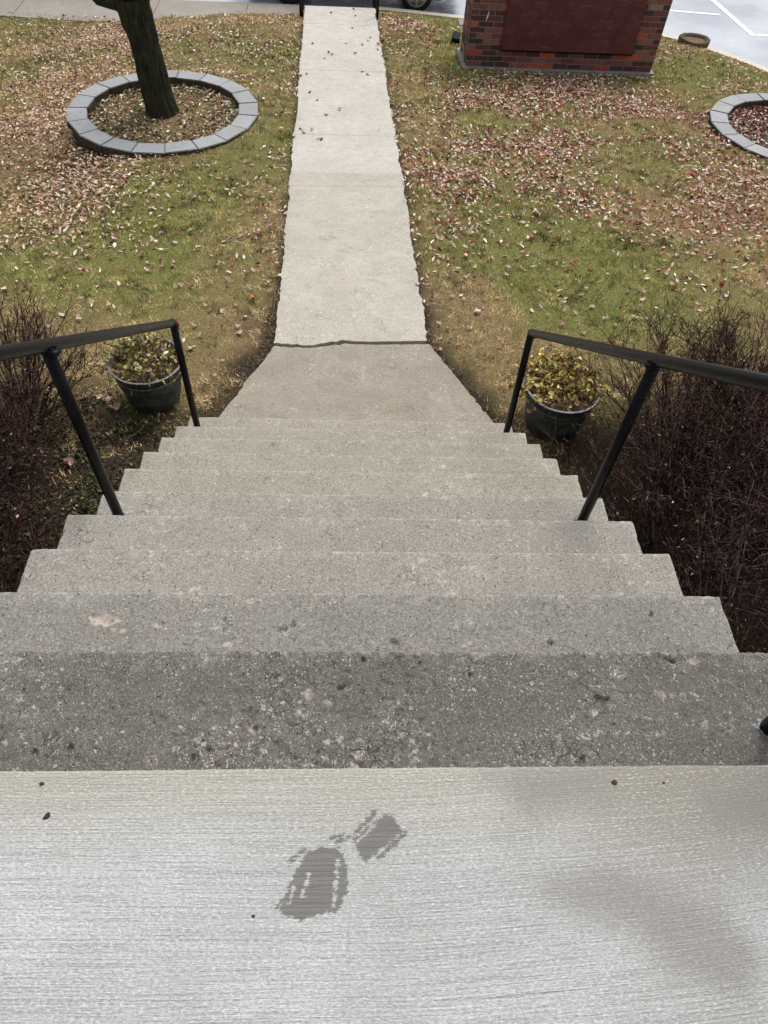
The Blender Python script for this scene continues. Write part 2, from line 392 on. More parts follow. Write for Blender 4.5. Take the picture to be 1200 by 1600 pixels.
def block_mat():
    b = NB('grey_ring_block', .75, .3); oi = b.n('ShaderNodeObjectInfo').outputs['Random']; n = b.noise(7, 4, .6); f = b.noise(260, 3, .7)
    col = b.mix(b.mr(oi, 0, 1), (.31, .32, .335), (.37, .38, .395)); col = b.mix(b.mr(n, .4, .7, 0, .5), col, (.27, .26, .24))
    col = b.mix(b.mr(f, .35, .55, .35, 0), col, (.18, .18, .18)); return b.out(col, b.bump(f, .002, .6))
M_BLOCK = block_mat()
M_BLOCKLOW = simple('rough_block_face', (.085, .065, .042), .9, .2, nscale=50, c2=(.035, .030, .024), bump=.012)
def asphalt():
    b = NB('wet_asphalt', .5, .5); n = b.noise(.5, 4, .6); g = b.noise(60, 4, .7); p = b.noise(1.1, 5, .6, dist=.8)
    col = b.mix(b.mr(n, .35, .7), (.28, .305, .35), (.46, .485, .53)); col = b.mix(b.mr(g, .5, .7, 0, .4), col, (.55, .57, .60))  # pale bluish base colour carries the wet sky glare
    wet = b.mr(p, .40, .56)
    return b.out(col, b.bump(g, .006, b.mr(wet, 0, 1, .6, .1)), b.mr(wet, 0, 1, .45, .12), .6)
M_ASPH = asphalt()
M_LINE = simple('white_road_paint', (.80, .80, .78), .6, .3, nscale=12, c2=(.68, .68, .67))

# ---------------------------------------------------------------- layout
STEPR = .185
NOSE = [0, .329, .597, .867, 1.142, 1.402, 1.686, 1.957, 2.229, 2.497, 2.762]
Z0 = -11*STEPR
def plane(y): return -2.035 - .08*(np.asarray(y, float)-3.2)
CX = [-14, -6, -4.9, -3.8, -1.87, -.91, .46, 2.15, 4, 5.73, 6.1, 6.68, 7.07, 8.0, 9.6, 12, 16]
CY = [13.9, 13.82, 13.76, 13.76, 14.31, 14.40, 14.78, 14.5, 14.32, 14.13, 13.8, 13.23, 12.73, 11.3, 8.6, 4.4, -3]
CX2 = np.linspace(-14, 16, 601); CY2 = np.interp(CX2, CX, CY)
kk = np.ones(9)/9; CY2 = np.convolve(np.pad(CY2, 4, 'edge'), kk, 'valid')
def curb_y(x): return np.interp(x, CX2, CY2)
ZC = -3.28; ZS = -3.40
def lawn_z(x, y):
    x = np.asarray(x, float); y = np.asarray(y, float)
    p = np.where(y < 2.9, -2.011, plane(y)) - .018
    lf = np.maximum(0, -1.7-x); p = p - np.minimum(.75, .13*lf*lf/(lf+.6))*sst(4.0, 6.5, y)
    d = np.minimum(curb_y(x)-y, (curb_y(x)-y)*1.0)
    d = np.where(x > 5.6, np.minimum(d, (curb_y(x)-y)/1.75), d)
    t = np.clip(1-d/2.3, 0, 1)
    t = np.where(t < .15, t*t/.3, t-.075)/.925
    z = p*(1-t) + (ZC-.015)*t
    for cx, cy_, r, zt, xa in ((-2.105, 8.131, 1.045, -2.33, -2.5), (5.356, 8.421, .985, -2.37, 4.0)):
        dd = np.hypot(x-cx, y-cy_)-r
        z = np.where(dd < -.12, z-.35, z)
        z = np.where((dd < 1.2) & (dd > -.13), np.maximum(z, z*(1-sst(xa, xa+.7, x)*sst(.8, .0, dd)) + (zt-.035)*sst(xa, xa+.7, x)*sst(.8, .0, dd)), z)
    return z
def walk_x(y):
    xl = np.interp(y, [3.7, 6.755, 13.4], [-.549, -.617, -.782]); xr = np.interp(y, [3.7, 6.86, 13.4], [.582, .525, .367]); return xl, xr
def flare_x(y):
    return np.interp(y, [2.7, 3.78], [-.935, -.552]), np.interp(y, [2.7, 3.83], [1.06, .582])
RING1 = (-2.105, 8.131, 1.045); RING2 = (5.356, 8.421, .985)
def hard(x, y, pad=0.0):
    """True where slabs, rings, wall or steps cover the ground"""
    x = np.asarray(x); y = np.asarray(y)
    wl, wr = walk_x(y); fl, fr = flare_x(y)
    m = (y > 3.7) & (x > wl-pad) & (x < wr+pad)
    m |= (y <= 3.8) & (y > 2.6) & (x > fl-pad) & (x < fr+pad)
    m |= (y <= 2.76) & (x > -1.01-pad) & (x < 1.045+pad)
    for cx, cy_, r in (RING1, RING2): m |= np.hypot(x-cx, y-cy_) < r+pad
    m |= (x > 1.54-pad) & (x < 4.32+pad) & (y > 10.45-pad) & (y < 11.25+pad)
    return m
def edge_dist(x, y):
    x = np.asarray(x); y = np.asarray(y)
    wl, wr = walk_x(y); fl, fr = flare_x(y)
    d1 = np.maximum(wl-x, x-wr); d2 = np.maximum(fl-x, x-fr); d3 = np.maximum(-1.01-x, x-1.045)
    return np.where(y > 3.8, d1, np.where(y > 2.76, d2, d3))
def soilf(x, y):
    d = edge_dist(x, y); n = fbm(x, y, 4, 3)
    s = sst(.36, .02, d + n*.16)*sst(5.2, 3.4, y) + sst(.10, .0, d+n*.08)*.8*(y > 3.4)
    s = np.maximum(s, sst(3.3, 2.5, y + n*.7 + .25*np.abs(x-.0)*.0))
    s = np.maximum(s, .75*sst(.15, .55, fbm(x, y, .9, 31))*sst(-3.2, -4.4, x)*sst(9, 11, y))
    dl = np.hypot(x+2.85, y-7.1); s = np.maximum(s, sst(.55, .15, dl+n*.2))
    return np.clip(s, 0, 1)
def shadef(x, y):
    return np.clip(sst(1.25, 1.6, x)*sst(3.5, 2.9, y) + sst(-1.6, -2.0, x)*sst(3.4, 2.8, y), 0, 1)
def greenf(x, y):
    n = fbm(x, y, .55, 11, 4); n2 = fbm(x, y, 2.6, 5, 3)
    g = .42 + 1.0*n + .55*n2
    for cx, cy_, r, a in ((2.1, 4.7, .9, .75), (1.7, 5.6, .8, .5), (-1.9, 5.4, 1.0, .45), (-1.9, 6.3, .8, .3), (7, 11.2, 1.8, .8), (5.8, 11.6, 1.4, .6), (4.6, 10.7, .8, .6), (2.8, 9.9, 1.5, .35), (-1.1, 11, .6, .4), (-5.3, 10.2, .8, .5), (.9, 4.3, .6, -.55), (4.2, 6.4, 1.6, -.45), (-2.9, 9.5, 1.6, -.6), (-3.6, 7.3, 1.4, -.7), (-1.0, 5.9, .5, -.35), (-2.4, 3.9, .8, -.25), (3.2, 5.9, 1.0, -.2), (1.4, 11.6, 1, .3)):
        g = g + a*np.exp(-((x-cx)**2+(y-cy_)**2)/(r*r))
    return np.clip(g, 0, 1)

# ---------------------------------------------------------------- ground, street, curb, sidewalk
xs = np.concatenate([np.linspace(-14, -4.2, 60)[:-1], np.linspace(-4.2, 7.8, 380)[:-1], np.linspace(7.8, 14, 40)])
vv = np.concatenate([np.linspace(0, .30, 60)[:-1], np.linspace(.30, 1, 330)])
X, Vv = np.meshgrid(xs, vv, indexing='ij'); Y = -3 + (curb_y(X)+3)*Vv
Z = lawn_z(X, Y) + .012*fbm(X, Y, 2.2, 8, 3) + .010*fbm(X, Y, 11, 9, 3)*(edge_dist(X, Y) > 0)
Z = np.where(hard(X, Y, -.02), Z-.05, Z)
V = np.stack([X, Y, Z], -1).reshape(-1, 3)
tag(mk('lawn', V, quads(*X.shape), M_GROUND, smooth=True, attrs={'soil': soilf(X, Y).ravel(), 'green': greenf(X, Y).ravel(), 'shrub_shade': shadef(X, Y).ravel()}), 'brown and green autumn lawn sloping away from the steps to the street', kind='structure')
tag(mk('street', *box(-90, 90, -60, 130, ZS-.3, ZS), M_ASPH), 'wet grey asphalt street and parking area beyond the lawn', kind='structure')
def strip(name, pts, wdt, z0, z1, mat, **k):
    P = np.array(pts, float); T = np.gradient(P, axis=0); T /= np.linalg.norm(T, axis=1, keepdims=True); N = np.stack([-T[:, 1], T[:, 0]], 1)
    A = P; B = P+N*wdt; n = len(P)
    V = np.concatenate([np.c_[A, np.full(n, z0)], np.c_[A, np.full(n, z1)], np.c_[B, np.full(n, z1)], np.c_[B, np.full(n, z0)]])
    i = np.arange(n-1); F = np.concatenate([np.stack([i+a*n, i+1+a*n, i+1+((a+1) % 4)*n, i+((a+1) % 4)*n], 1) for a in range(4)])
    F = [tuple(f) for f in F[:, ::-1]] + [(0, n, 2*n, 3*n), (n-1, 4*n-1, 3*n-1, 2*n-1)]
    return tag(mk(name, V, F, mat), **k)
cxs = np.linspace(.42, 13, 120); lab = 'pale concrete curb along the far edge of the right lawn'
root = empty('curb', (0, 0, 0), label=lab, kind='structure')
segs = np.array_split(np.arange(len(cxs)), 8)
for s_i in segs:
    q = np.arange(s_i[0], min(s_i[-1]+2, len(cxs))); pp = np.c_[cxs[q], curb_y(cxs[q])]; 
    dv = pp[-1]-pp[0]; pp[-1] -= dv/np.linalg.norm(dv)*.006
    o = strip('curb_stone', pp, .15, ZS-.1, ZC, M_CURB); o.parent = root
root = empty('sidewalk', (0, 0, 0), label='wet concrete sidewalk beside the street left of the far steps', kind='structure')
jx = [-13, -11, -9.3, -7.6, -5.7, -3.43, -1.87, -.86]
for a, b_ in zip(jx[:-1], jx[1:]):
    xx = np.linspace(a+.006, b_-.006, 14); n = len(xx); y0 = curb_y(xx)-.25
    off = np.interp(xx, [-6, -.8], [14.62, 14.80])
    V = np.concatenate([np.c_[xx, y0, np.full(n, ZC-.2)], np.c_[xx, y0, np.full(n, ZC)], np.c_[xx, off, np.full(n, ZC)], np.c_[xx, off, np.full(n, ZC-.2)]])
    i = np.arange(n-1); F = [tuple(f) for f in np.concatenate([np.stack([i+q*n, i+((q+1) % 4)*n, i+1+((q+1) % 4)*n, i+1+q*n], 1) for q in range(4)])] + [(0, 3*n, 2*n, n), (n-1, 2*n-1, 3*n-1, 4*n-1)]
    mk('slab', V, F, M_SIDEWALK, root)
# parking lines
def line(x0, y0, x1, y1, wd):
    d = np.array([x1-x0, y1-y0]); d /= np.linalg.norm(d); n = np.array([-d[1], d[0]])*wd/2
    V = [(x0-n[0], y0-n[1], ZS+.004), (x1-n[0], y1-n[1], ZS+.004), (x1+n[0], y1+n[1], ZS+.004), (x0+n[0], y0+n[1], ZS+.004)]
    return V, [(0, 1, 2, 3)]
root = empty('parking_lines', (7.5, 14.8, ZS), label='white painted parking lines meeting at an angle on the wet asphalt', kind='structure')
for q in ((7.36, 17.3, 7.60, 14.75, .12), (7.665, 14.80, 14, 15.6, .12), (6.0, 15.95, 7.3, 15.83, .10), (9.9, 17.9, 10.15, 15.20, .12)):
    V, F = line(*q); V = [(a-7.5, b_-14.8, .004) for a, b_, c in V]; mk('painted_line', V, F, M_LINE, root)

# ---------------------------------------------------------------- walkway slabs
root = empty('walkway', (0, 3.8, plane(3.8)), label='pale straight concrete walkway running from the steps to the street', kind='structure')
wk = root; joints = [3.80, 5.15, 6.49, 6.81, 7.825, 9.0, 10.08, 10.61, 12.31, 13.37]
def slab(name, y0f, y1f, xlf, xrf, mat, parent, dz, res=.02, th=.12, rx=.0, seed=0, jag0=None):
    nx = int(1.2/res); u = np.linspace(0, 1, nx)
    ny = max(8, int((y1f(0)-y0f(0))/res)); v = np.linspace(0, 1, ny)
    Uu, Vw = np.meshgrid(u, v, indexing='ij')
    xm = (Uu-.5)*1.1; ya = y0f(xm); yb = y1f(xm); Yq = ya+(yb-ya)*Vw
    xl, xr = xlf(Yq), xrf(Yq)
    el = .020*fbm(Yq, Yq*0+seed, 6, 41)+.010*fbm(Yq, Yq*0+seed, 30, 42); er = .026*fbm(Yq, Yq*0+seed, 5, 51)+.012*fbm(Yq, Yq*0, 30, 52)
    Xq = xl+el + (xr+er-xl-el)*Uu
    if jag0 is not None:
        Yq = Yq + jag0(Xq)*(1-Vw)**6
    d = np.minimum(np.minimum(Uu, 1-Uu)*1.13, np.minimum(Vw, 1-Vw)*(y1f(0)-y0f(0)))
    e = .002; rd = np.where(d < e, e-np.sqrt(np.maximum(0, e*e-(e-np.minimum(d, e))**2)), 0)
    Zq = plane(Yq)+dz + .0016*fbm(Xq, Yq, 22, 4) - rd
    top = np.stack([Xq, Yq, Zq], -1).reshape(-1, 3); F = [tuple(q) for q in quads(nx, ny)]
    idx = lambda i, j: i*ny+j
    ring = [idx(i, 0) for i in range(nx)]+[idx(nx-1, j) for j in range(1, ny)]+[idx(i, ny-1) for i in range(nx-2, -1, -1)]+[idx(0, j) for j in range(ny-2, 0, -1)]
    low = top[ring].copy(); low[:, 2] -= th; n = len(top); k = len(ring)
    F += [(ring[i], n+i, n+(i+1) % k, ring[(i+1) % k]) for i in range(k)]
    V = np.concatenate([top, low]); V = V - np.array([0, 3.8, float(plane(3.8))])*(1 if parent else 0)
    return mk(name, V, F, mat, parent, smooth=False)
def crackf(x):   # jagged break of the first slab
    return np.where(x < .12, -.030*np.exp(-((x+.33)/.16)**2) + .022*np.exp(-((x+.05)/.10)**2)+.010*vn(x, x*0, 28, 2)+.005*vn(x, x*0, 90, 2), 0)
for i in range(len(joints)-1):
    a, b_ = joints[i], joints[i+1]; g = .0005 if i else .011
    jf = (lambda x: crackf(x)) if i == 0 else None
    mat = M_WALK if i < 3 else M_WALK_B
    slab('slab', lambda x, a=a: a+(g if a < 3.9 else .0005)+.055*x*(1 if a > 3.9 else 1.3)+0*x, lambda x, b_=b_: b_-.0005+.055*x+0*x, lambda y: walk_x(y)[0], lambda y: walk_x(y)[1], mat, wk, [.0, -.001, .0, -.001, .0, -.001, 0, -.001, .0][i], res=.022, seed=i, jag0=jf)
slab('flared_slab', lambda x: 2.60+0*x, lambda x: 3.80-.010+.070*x+crackf(x)*.8-.006*np.abs(vn(x, x*0, 14, 7)), lambda y: flare_x(y)[0], lambda y: flare_x(y)[1], M_FLARE, wk, -.012, res=.02, seed=77)
# far steps down to the street
root = empty('street_steps', (-.2, 13.4, ZS), label='short concrete steps from the far end of the walkway down to the street', cat='steps')
for i in range(3):
    V, F = box(-.60, .57, -.02+i*.36, .34+i*.36, 0, .43-i*.14-.01, .008); mk('step', V, F, M_WALK_B, root)

# ---------------------------------------------------------------- main stairs and landing
PITS = [(0.554, 0.208, 1, 0.015), (-0.029, 0.238, 1, 0.0096), (0.021, 0.305, 1, 0.0065), (-0.188, 0.482, 2, 0.0115), (-0.161, 0.499, 2, 0.0085), (-0.341, 0.51, 2, 0.0068), (-0.592, 0.106, 1, 0.0076), (-0.66, 0.099, 1, 0.0076), (-0.649, 0.509, 2, 0.0235), (-0.333, 0.083, 1, 0.0076), (-0.212, 0.144, 1, 0.0109), (0.488, 0.072, 1, 0.0090), (0.573, 0.151, 1, 0.0056), (0.265, 0.27, 1, 0.0058), (0.149, 0.297, 1, 0.0054), (0.524, 0.442, 2, 0.0085), (0.732, 0.309, 1, 0.0155), (0.107, 0.445, 2, 0.0101), (-0.249, 0.27, 1, 0.0057), (-0.078, 0.092, 1, 0.0054), (-0.305, 0.1, 1, 0.0054), (0.822, 0.531, 2, 0.0088), (-0.506, 0.496, 2, 0.0101)]
XL = [-1.3, -1.003, -1.006, -1.001, -1.012, -.992, -1.007, -1.010, -1.007, -1.001, -.996]
XR = [1.3, 1.041, 1.038, 1.040, 1.046, 1.043, 1.044, 1.040, 1.041, 1.037, 1.026]
stairs = empty('staircase', (0, 0, 0), label='broad flight of ten worn grey concrete steps descending to the walkway', cat='stairs')
for k in range(1, 11):
    res = .0032 if k == 1 else (.0042 if k == 2 else (.009 if k < 6 else .012))
    x0, x1 = XL[k], XR[k]; ya, yb = NOSE[k-1]-.003, NOSE[k]; zt = -k*STEPR
    er = .010
    u = np.concatenate([[0, .003, .007], np.arange(.012, x1-x0-.012, res), [x1-x0-.007, x1-x0-.003, x1-x0]])
    v = np.concatenate([np.arange(0, yb-ya-.014, res), [yb-ya-.0125, yb-ya-.009, yb-ya-.006, yb-ya-.003, yb-ya-.001, yb-ya]])
    Uu, Vw = np.meshgrid(u, v, indexing='ij'); Xq = x0+Uu; Yq = ya+Vw
    W = x1-x0; D = yb-ya
    chip = np.maximum(0, vn(Xq, Xq*0+k*9.1, 14, 60)-.35)*.008 + .0025*np.abs(vn(Xq, Xq*0+k, 70, 61)) + .0030*fbm(Xq, Xq*0+k*3.3, 3, 62)
    chs = np.maximum(0, vn(Yq, Yq*0+k*9.1, 20, 63)-.2)*.008 + .002*np.abs(vn(Yq, Yq*0+k, 60, 64))
    corner = (0.010+.012*random.random()) if k != 5 else .045
    Yq = Yq - chip*sst(D-.05, D, Vw); 
    Xq = Xq + chs*sst(.05, 0, Uu) - chs*sst(W-.05, W, Uu)
    # worn corners
    for sgn, Ud in ((1, Uu), (-1, W-Uu)):
        cr_ = corner if (sgn == 1 or k != 5) else .015
        dx = np.maximum(0, cr_-Ud); dy = np.maximum(0, cr_-(D-Vw)); cut = np.maximum(0, np.hypot(dx, dy)-cr_)
        Xq = Xq + sgn*cut*.7*(dx > 0)*(dy > 0); Yq = Yq - cut*.7*(dx > 0)*(dy > 0)
    d = np.minimum(np.minimum(Uu, W-Uu), D-Vw)
    rd = np.where(d < er, er-np.sqrt(np.maximum(0, er*er-(er-np.minimum(d, er))**2)), 0)
    amp = .0034 if k == 1 else .0016
    sp_ = sst(.0, .5, fbm(Xq, Yq, 2.5, 70+k, 2)) if k > 1 else sst(-.15, .25, fbm(Xq, Yq, 2.5, 70, 2)+.35*np.exp(-((Xq+.15)/.35)**2-((Yq-.2)/.1)**2))
    Zq = zt - rd + amp*.6*fbm(Xq, Yq, 30, 71, 3) - sp_*amp*np.maximum(0, fbm(Xq, Yq, 62, 72, 3)+.1)*2.6
    chipm = np.zeros_like(Xq)
    CH = {2: [(-.506, .496, .011), (-.60, .475, .008), (.30, .44, .009), (.62, .40, .007)], 1: [(.73, .320, .014), (-.212, .137, .010), (.80, .30, .012), (.70, .22, .010), (.16, .13, .008), (-.10, .22, .012), (-.06, .20, .008), (-.16, .26, .009)]}
    for px, py, pr in CH.get(k, []): chipm = np.maximum(chipm, .8*sst(pr, pr*.6, np.hypot((Xq-px)/1.3, Yq-py)+.5*pr*vn(Xq, Yq, 90, 8)))
    for px, py, kk_, pr in PITS:
        if kk_ == k:
            pr = pr*(.8 if pr < .02 else 1); sh = 1.5 if pr > .0085 else 1.1
            q = np.hypot((Xq-px)/sh, Yq-py) + .7*pr*vn(Xq, Yq, 110, 5)
            dep = .004 if pr > .02 else .011
            Zq -= dep*sst(pr, pr*.7, q)
            if pr > .0095 and (px, py) != (-.506, .496) and kk_ == 2 and pr > .02: chipm = np.maximum(chipm, sst(pr*1.02, pr*.85, q))
    top = np.stack([Xq, Yq, Zq], -1).reshape(-1, 3); nx, ny = Xq.shape
    idx = lambda i, j: i*ny+j
    ring = np.array([idx(i, 0) for i in range(nx)]+[idx(nx-1, j) for j in range(1, ny)]+[idx(i, ny-1) for i in range(nx-2, -1, -1)]+[idx(0, j) for j in range(ny-2, 0, -1)])
    low = top[ring].copy(); low[:, 2] = -2.12; n = len(top); kq = len(ring)
    i = np.arange(kq); Fr = np.stack([ring, n+i, n+(i+1) % kq, ring[(i+1) % kq]], 1)
    mat = M_STEP_DARK if k == 1 else (M_STEP_MID if k == 2 else (M_STEP if k < 6 else M_STEP_FAR))
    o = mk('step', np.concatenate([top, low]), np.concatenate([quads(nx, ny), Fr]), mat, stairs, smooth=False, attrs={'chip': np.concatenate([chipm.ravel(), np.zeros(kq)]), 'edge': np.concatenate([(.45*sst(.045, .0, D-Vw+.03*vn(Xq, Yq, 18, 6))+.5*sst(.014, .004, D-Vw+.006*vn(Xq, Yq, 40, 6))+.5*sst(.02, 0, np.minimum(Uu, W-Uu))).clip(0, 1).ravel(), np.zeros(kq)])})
    if k == 1: o['label'] = 'top step, darker and more pitted than the others'
# landing
FOOT = [(-0.1168, -0.2378), (-0.123, -0.2217), (-0.114, -0.1986), (-0.1023, -0.1725), (-0.0877, -0.1432), (-0.0664, -0.1334), (-0.0284, -0.1339), (-0.0173, -0.1516), (-0.0131, -0.1714), (-0.0116, -0.2002), (-0.0219, -0.2211), (-0.0193, -0.2281), (-0.0321, -0.2336), (-0.063, -0.2364), (-0.0807, -0.244), (-0.1013, -0.2414)]
HEEL = [(-0.0094, -0.1189), (0.0183, -0.1011), (0.0495, -0.0789), (0.0635, -0.0817), (0.0768, -0.1017), (0.0863, -0.1097), (0.0481, -0.1375), (0.0178, -0.1596), (0.0097, -0.1595), (0.0043, -0.1445), (-0.0038, -0.1292)]
def sdf(P, X, Y):
    P = np.array(P); d = np.full(X.shape, 1e9); ins = np.zeros(X.shape, bool)
    for i in range(len(P)):
        a, b_ = P[i], P[(i+1) % len(P)]; e = b_-a; t = np.clip(((X-a[0])*e[0]+(Y-a[1])*e[1])/(e@e), 0, 1)
        d = np.minimum(d, np.hypot(X-a[0]-t*e[0], Y-a[1]-t*e[1]))
        c = ((a[1] > Y) != (b_[1] > Y)) & (X < e[0]*(Y-a[1])/(e[1]+1e-12)+a[0]); ins ^= c
    return np.where(ins, d, -d)
def seg(X, Y, a, b_, r):
    a = np.array(a); b_ = np.array(b_); e = b_-a; t = np.clip(((X-a[0])*e[0]+(Y-a[1])*e[1])/(e@e), 0, 1)
    return r-np.hypot(X-a[0]-t*e[0], Y-a[1]-t*e[1])
ux = np.concatenate([np.linspace(-1.3, -.75, 30)[:-1], np.linspace(-.75, -.15, 90)[:-1], np.arange(-.15, .11, .0022), np.linspace(.11, .9, 120)[1:], np.linspace(.9, 1.3, 20)[1:]])
vy = np.concatenate([np.linspace(-2.4, -.5, 30)[:-1], np.linspace(-.5, -.26, 40)[:-1], np.arange(-.26, -.06, .0022), np.linspace(-.06, -.012, 14)[1:], [-.009, -.006, -.004, -.002, -.0008, 0]])
X, Y = np.meshgrid(ux, vy, indexing='ij')
wet = np.maximum(sdf(FOOT, X, Y)-.001, sdf(HEEL, X, Y)-.0015)
wet = np.where(seg(X, Y, (.010, -.112), (.049, -.077), .0022) > 0, np.maximum(wet, -.05), wet)
wet = np.minimum(wet, .0075)
wet = np.minimum(wet, -seg(X, Y, (-.079, -.178), (-.088, -.208), .0016)-0.0)     # sole gaps
wet = np.minimum(wet, -seg(X, Y, (-.030, -.155), (-.036, -.225), .0016))
wet = np.minimum(wet, -seg(X, Y, (-.102, -.195), (-.108, -.215), .0018))
wet = np.minimum(wet, -seg(X, Y, (.003, -.126), (.036, -.097), .0012))
for a, b_, r in (((.002, -.109), (.036, -.078), .0042), ((.086, -.114), (.038, -.152), .0040), ((-.112, -.160), (-.088, -.138), .0035), ((-.043, -.122), (-.020, -.113), .003), ((-.035, -.127), (-.012, -.120), .0035), ((-.128, -.222), (-.118, -.214), .004)):
    wet = np.maximum(wet, seg(X, Y, a, b_, r))
shaded = np.zeros_like(X)  # photographer's soft shadow, painted into the landing colour as brownish patches
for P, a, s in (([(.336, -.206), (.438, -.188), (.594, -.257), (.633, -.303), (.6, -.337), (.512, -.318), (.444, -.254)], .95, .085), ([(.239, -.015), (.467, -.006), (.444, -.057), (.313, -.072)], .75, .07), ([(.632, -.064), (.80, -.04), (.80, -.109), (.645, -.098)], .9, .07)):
    shaded = np.maximum(shaded, a*sst(-s, s*.6, sdf(P, X, Y)))
e = .006; dd = -Y; rd = np.where(dd < e, e-np.sqrt(np.maximum(0, e*e-(e-np.minimum(dd, e))**2)), 0)
Yd = Y - (.0014*np.abs(vn(X, X*0, 60, 3))+.002*fbm(X, X*0, 4, 4))*sst(-.04, 0, Y)
Z = -rd + .0008*fbm(X, Y, 6, 5)
top = np.stack([X, Yd, Z], -1).reshape(-1, 3); nx, ny = X.shape
idx = lambda i, j: i*ny+j
ring = np.array([idx(i, 0) for i in range(nx)]+[idx(nx-1, j) for j in range(1, ny)]+[idx(i, ny-1) for i in range(nx-2, -1, -1)]+[idx(0, j) for j in range(ny-2, 0, -1)])
low = top[ring].copy(); low[:, 2] = -2.12; n = len(top); kq = len(ring); i = np.arange(kq)
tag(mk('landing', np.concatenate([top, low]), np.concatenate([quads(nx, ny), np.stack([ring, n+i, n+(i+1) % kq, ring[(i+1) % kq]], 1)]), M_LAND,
   attrs={'wet': np.concatenate([wet.ravel(), np.full(kq, -1)]), 'shaded': np.concatenate([shaded.ravel(), np.zeros(kq)])}),
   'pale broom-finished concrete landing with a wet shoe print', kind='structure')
# loose bits on landing and steps
def crumb(x, y, z, s, mat, lab):
    V, F = lathe([(0, 0), (.8, .05), (1, .35), (.75, .75), (.3, .95), (0, 1)], 9); V = np.array(V)
    V *= 1+.3*np.array([vn(V[:, 0]+x*50, V[:, 1], 1.7, 5)]).T; V *= (s*1.3, s, s*.7)
    tag(mk('debris', V, F, mat, smooth=True, loc=(x, y, z-.0003), rot=(0, 0, x*40)), lab, 'debris')
crumb(-.529, -.079, 0, .0050, M_SOIL, 'larger dark crumb of dirt at the left of the landing')
crumb(-.552, -.025, 0, .0034, M_SOIL, 'small dark crumb near the front edge at the left of the landing')
crumb(.474, -.031, 0, .0048, M_SOIL, 'black crumb of dirt near the front edge at the right of the landing')
crumb(.566, -.033, 0, .0022, M_SOIL, 'tiny dark speck right of the black crumb on the landing')
crumb(-.165, -.236, 0, .0026, M_SOIL, 'tiny dark crumb left of the wet shoe print on the landing')

# ---------------------------------------------------------------- handrails
def splash(x, y, z, parent, r=.029):
    V = []; F = []; n = 28
    for j in range(n):
        a = 2*math.pi*j/n; rr = r*(1+.22*math.sin(3*a+x*9)+.18*math.sin(7*a+y*5)); V += [(math.cos(a)*.018, math.sin(a)*.018, .004), (math.cos(a)*rr*.8, math.sin(a)*rr*.8, .0035), (math.cos(a)*rr, math.sin(a)*rr, -.002)]
    for j in range(n):
        for q in (0, 1): F.append((j*3+q, j*3+q+1, ((j+1) % n)*3+q+1, ((j+1) % n)*3+q))
    mk('paint_splash', V, F, M_SPLASH, parent, loc=(x, y, z))
def handrail(name, label, posts, top, side):
    """posts [(x,y,zbase)], top rail polyline"""
    b0 = Vector(posts[-1]); r = empty(name, b0, label=label, cat='handrail', group=None)
    for i, (x, y, z) in enumerate(posts):
        t = np.interp(y, [p[1] for p in top], [p[2] for p in top]); xt = np.interp(y, [p[1] for p in top], [p[0] for p in top])
        V, F = tube([(x, y, z-.02), (x+(xt-x)*.5, y, (z+t)/2), (xt, y, t-.002)], .0195, 20)
        V = [tuple(Vector(v)-b0) for v in V]; mk('post', V, F, M_RAIL, r, smooth=True)
        if i < len(posts)-1 or side > 0 and i < 2: splash(x-b0.x, y-b0.y, z-b0.z, r)
    for i, (x, y, z) in enumerate(posts):
        V, F = tube([(x-b0.x, y-b0.y, np.interp(y, [p[1] for p in top], [p[2] for p in top])-b0.z-.026), (x-b0.x, y-b0.y, np.interp(y, [p[1] for p in top], [p[2] for p in top])-b0.z-.019)], [.0215, .0225], 16); mk('weld', V, F, M_RAIL, r, smooth=True)
    V, F = tube(top, .0205, 22); V = [tuple(Vector(v)-b0) for v in V]; mk('rail', V, F, M_RAIL, r, smooth=True)
handrail('handrail', 'black pipe handrail on the left side of the steps', [(-.915, .135, -.185), (-.899, 1.272, -.925), (-.930, 2.667, -1.85)],
         [(-.930, -.10, .79), (-.925, .13, .70), (-.916, 1.268, -.092), (-.938, 2.60, -1.030), (-.938, 2.662, -1.068)], -1)
handrail('handrail', 'black pipe handrail on the right side of the steps', [(.917, .138, -.185), (.929, 1.280, -.925), (.971, 2.645, -1.85)],
         [(.95, -.10, .83), (.945, .13, .71), (.940, 1.280, -.100), (.962, 2.585, -1.020), (.962, 2.645, -1.060)], 1)
# end-of-walk railings
def endrail(label, x, side, posts):
    r = empty('end_railing', (x, 12.9, float(lawn_z(x, 12.9))), label=label, cat='railing')
    z0 = float(lawn_z(x, 12.9))
    for px, py, zb in posts:
        V, F = tube([(px-x, py-12.9, zb-z0-.03), (px-x, py-12.9, .92-max(0, (py-13.3))*.36)], .019, 12); mk('post', V, F, M_RAIL, r, smooth=True)
    V, F = tube([(0, 0, .93), (0, .45, .93), (-.02*side, 2.0, .36)], .02, 12); mk('rail', V, F, M_RAIL, r, smooth=True)
endrail('black railing at the far right end of the walkway beside the car wheel', .405, 1, [(.405, 12.86, -2.83), (.40, 13.65, -3.2), (.395, 14.35, -3.4), (.39, 14.6, -3.4)])
endrail('black railing at the far left end of the walkway by the sidewalk', -.83, -1, [(-.83, 12.95, -2.85), (-.86, 13.9, -3.3), (-.88, 14.57, -3.4)])

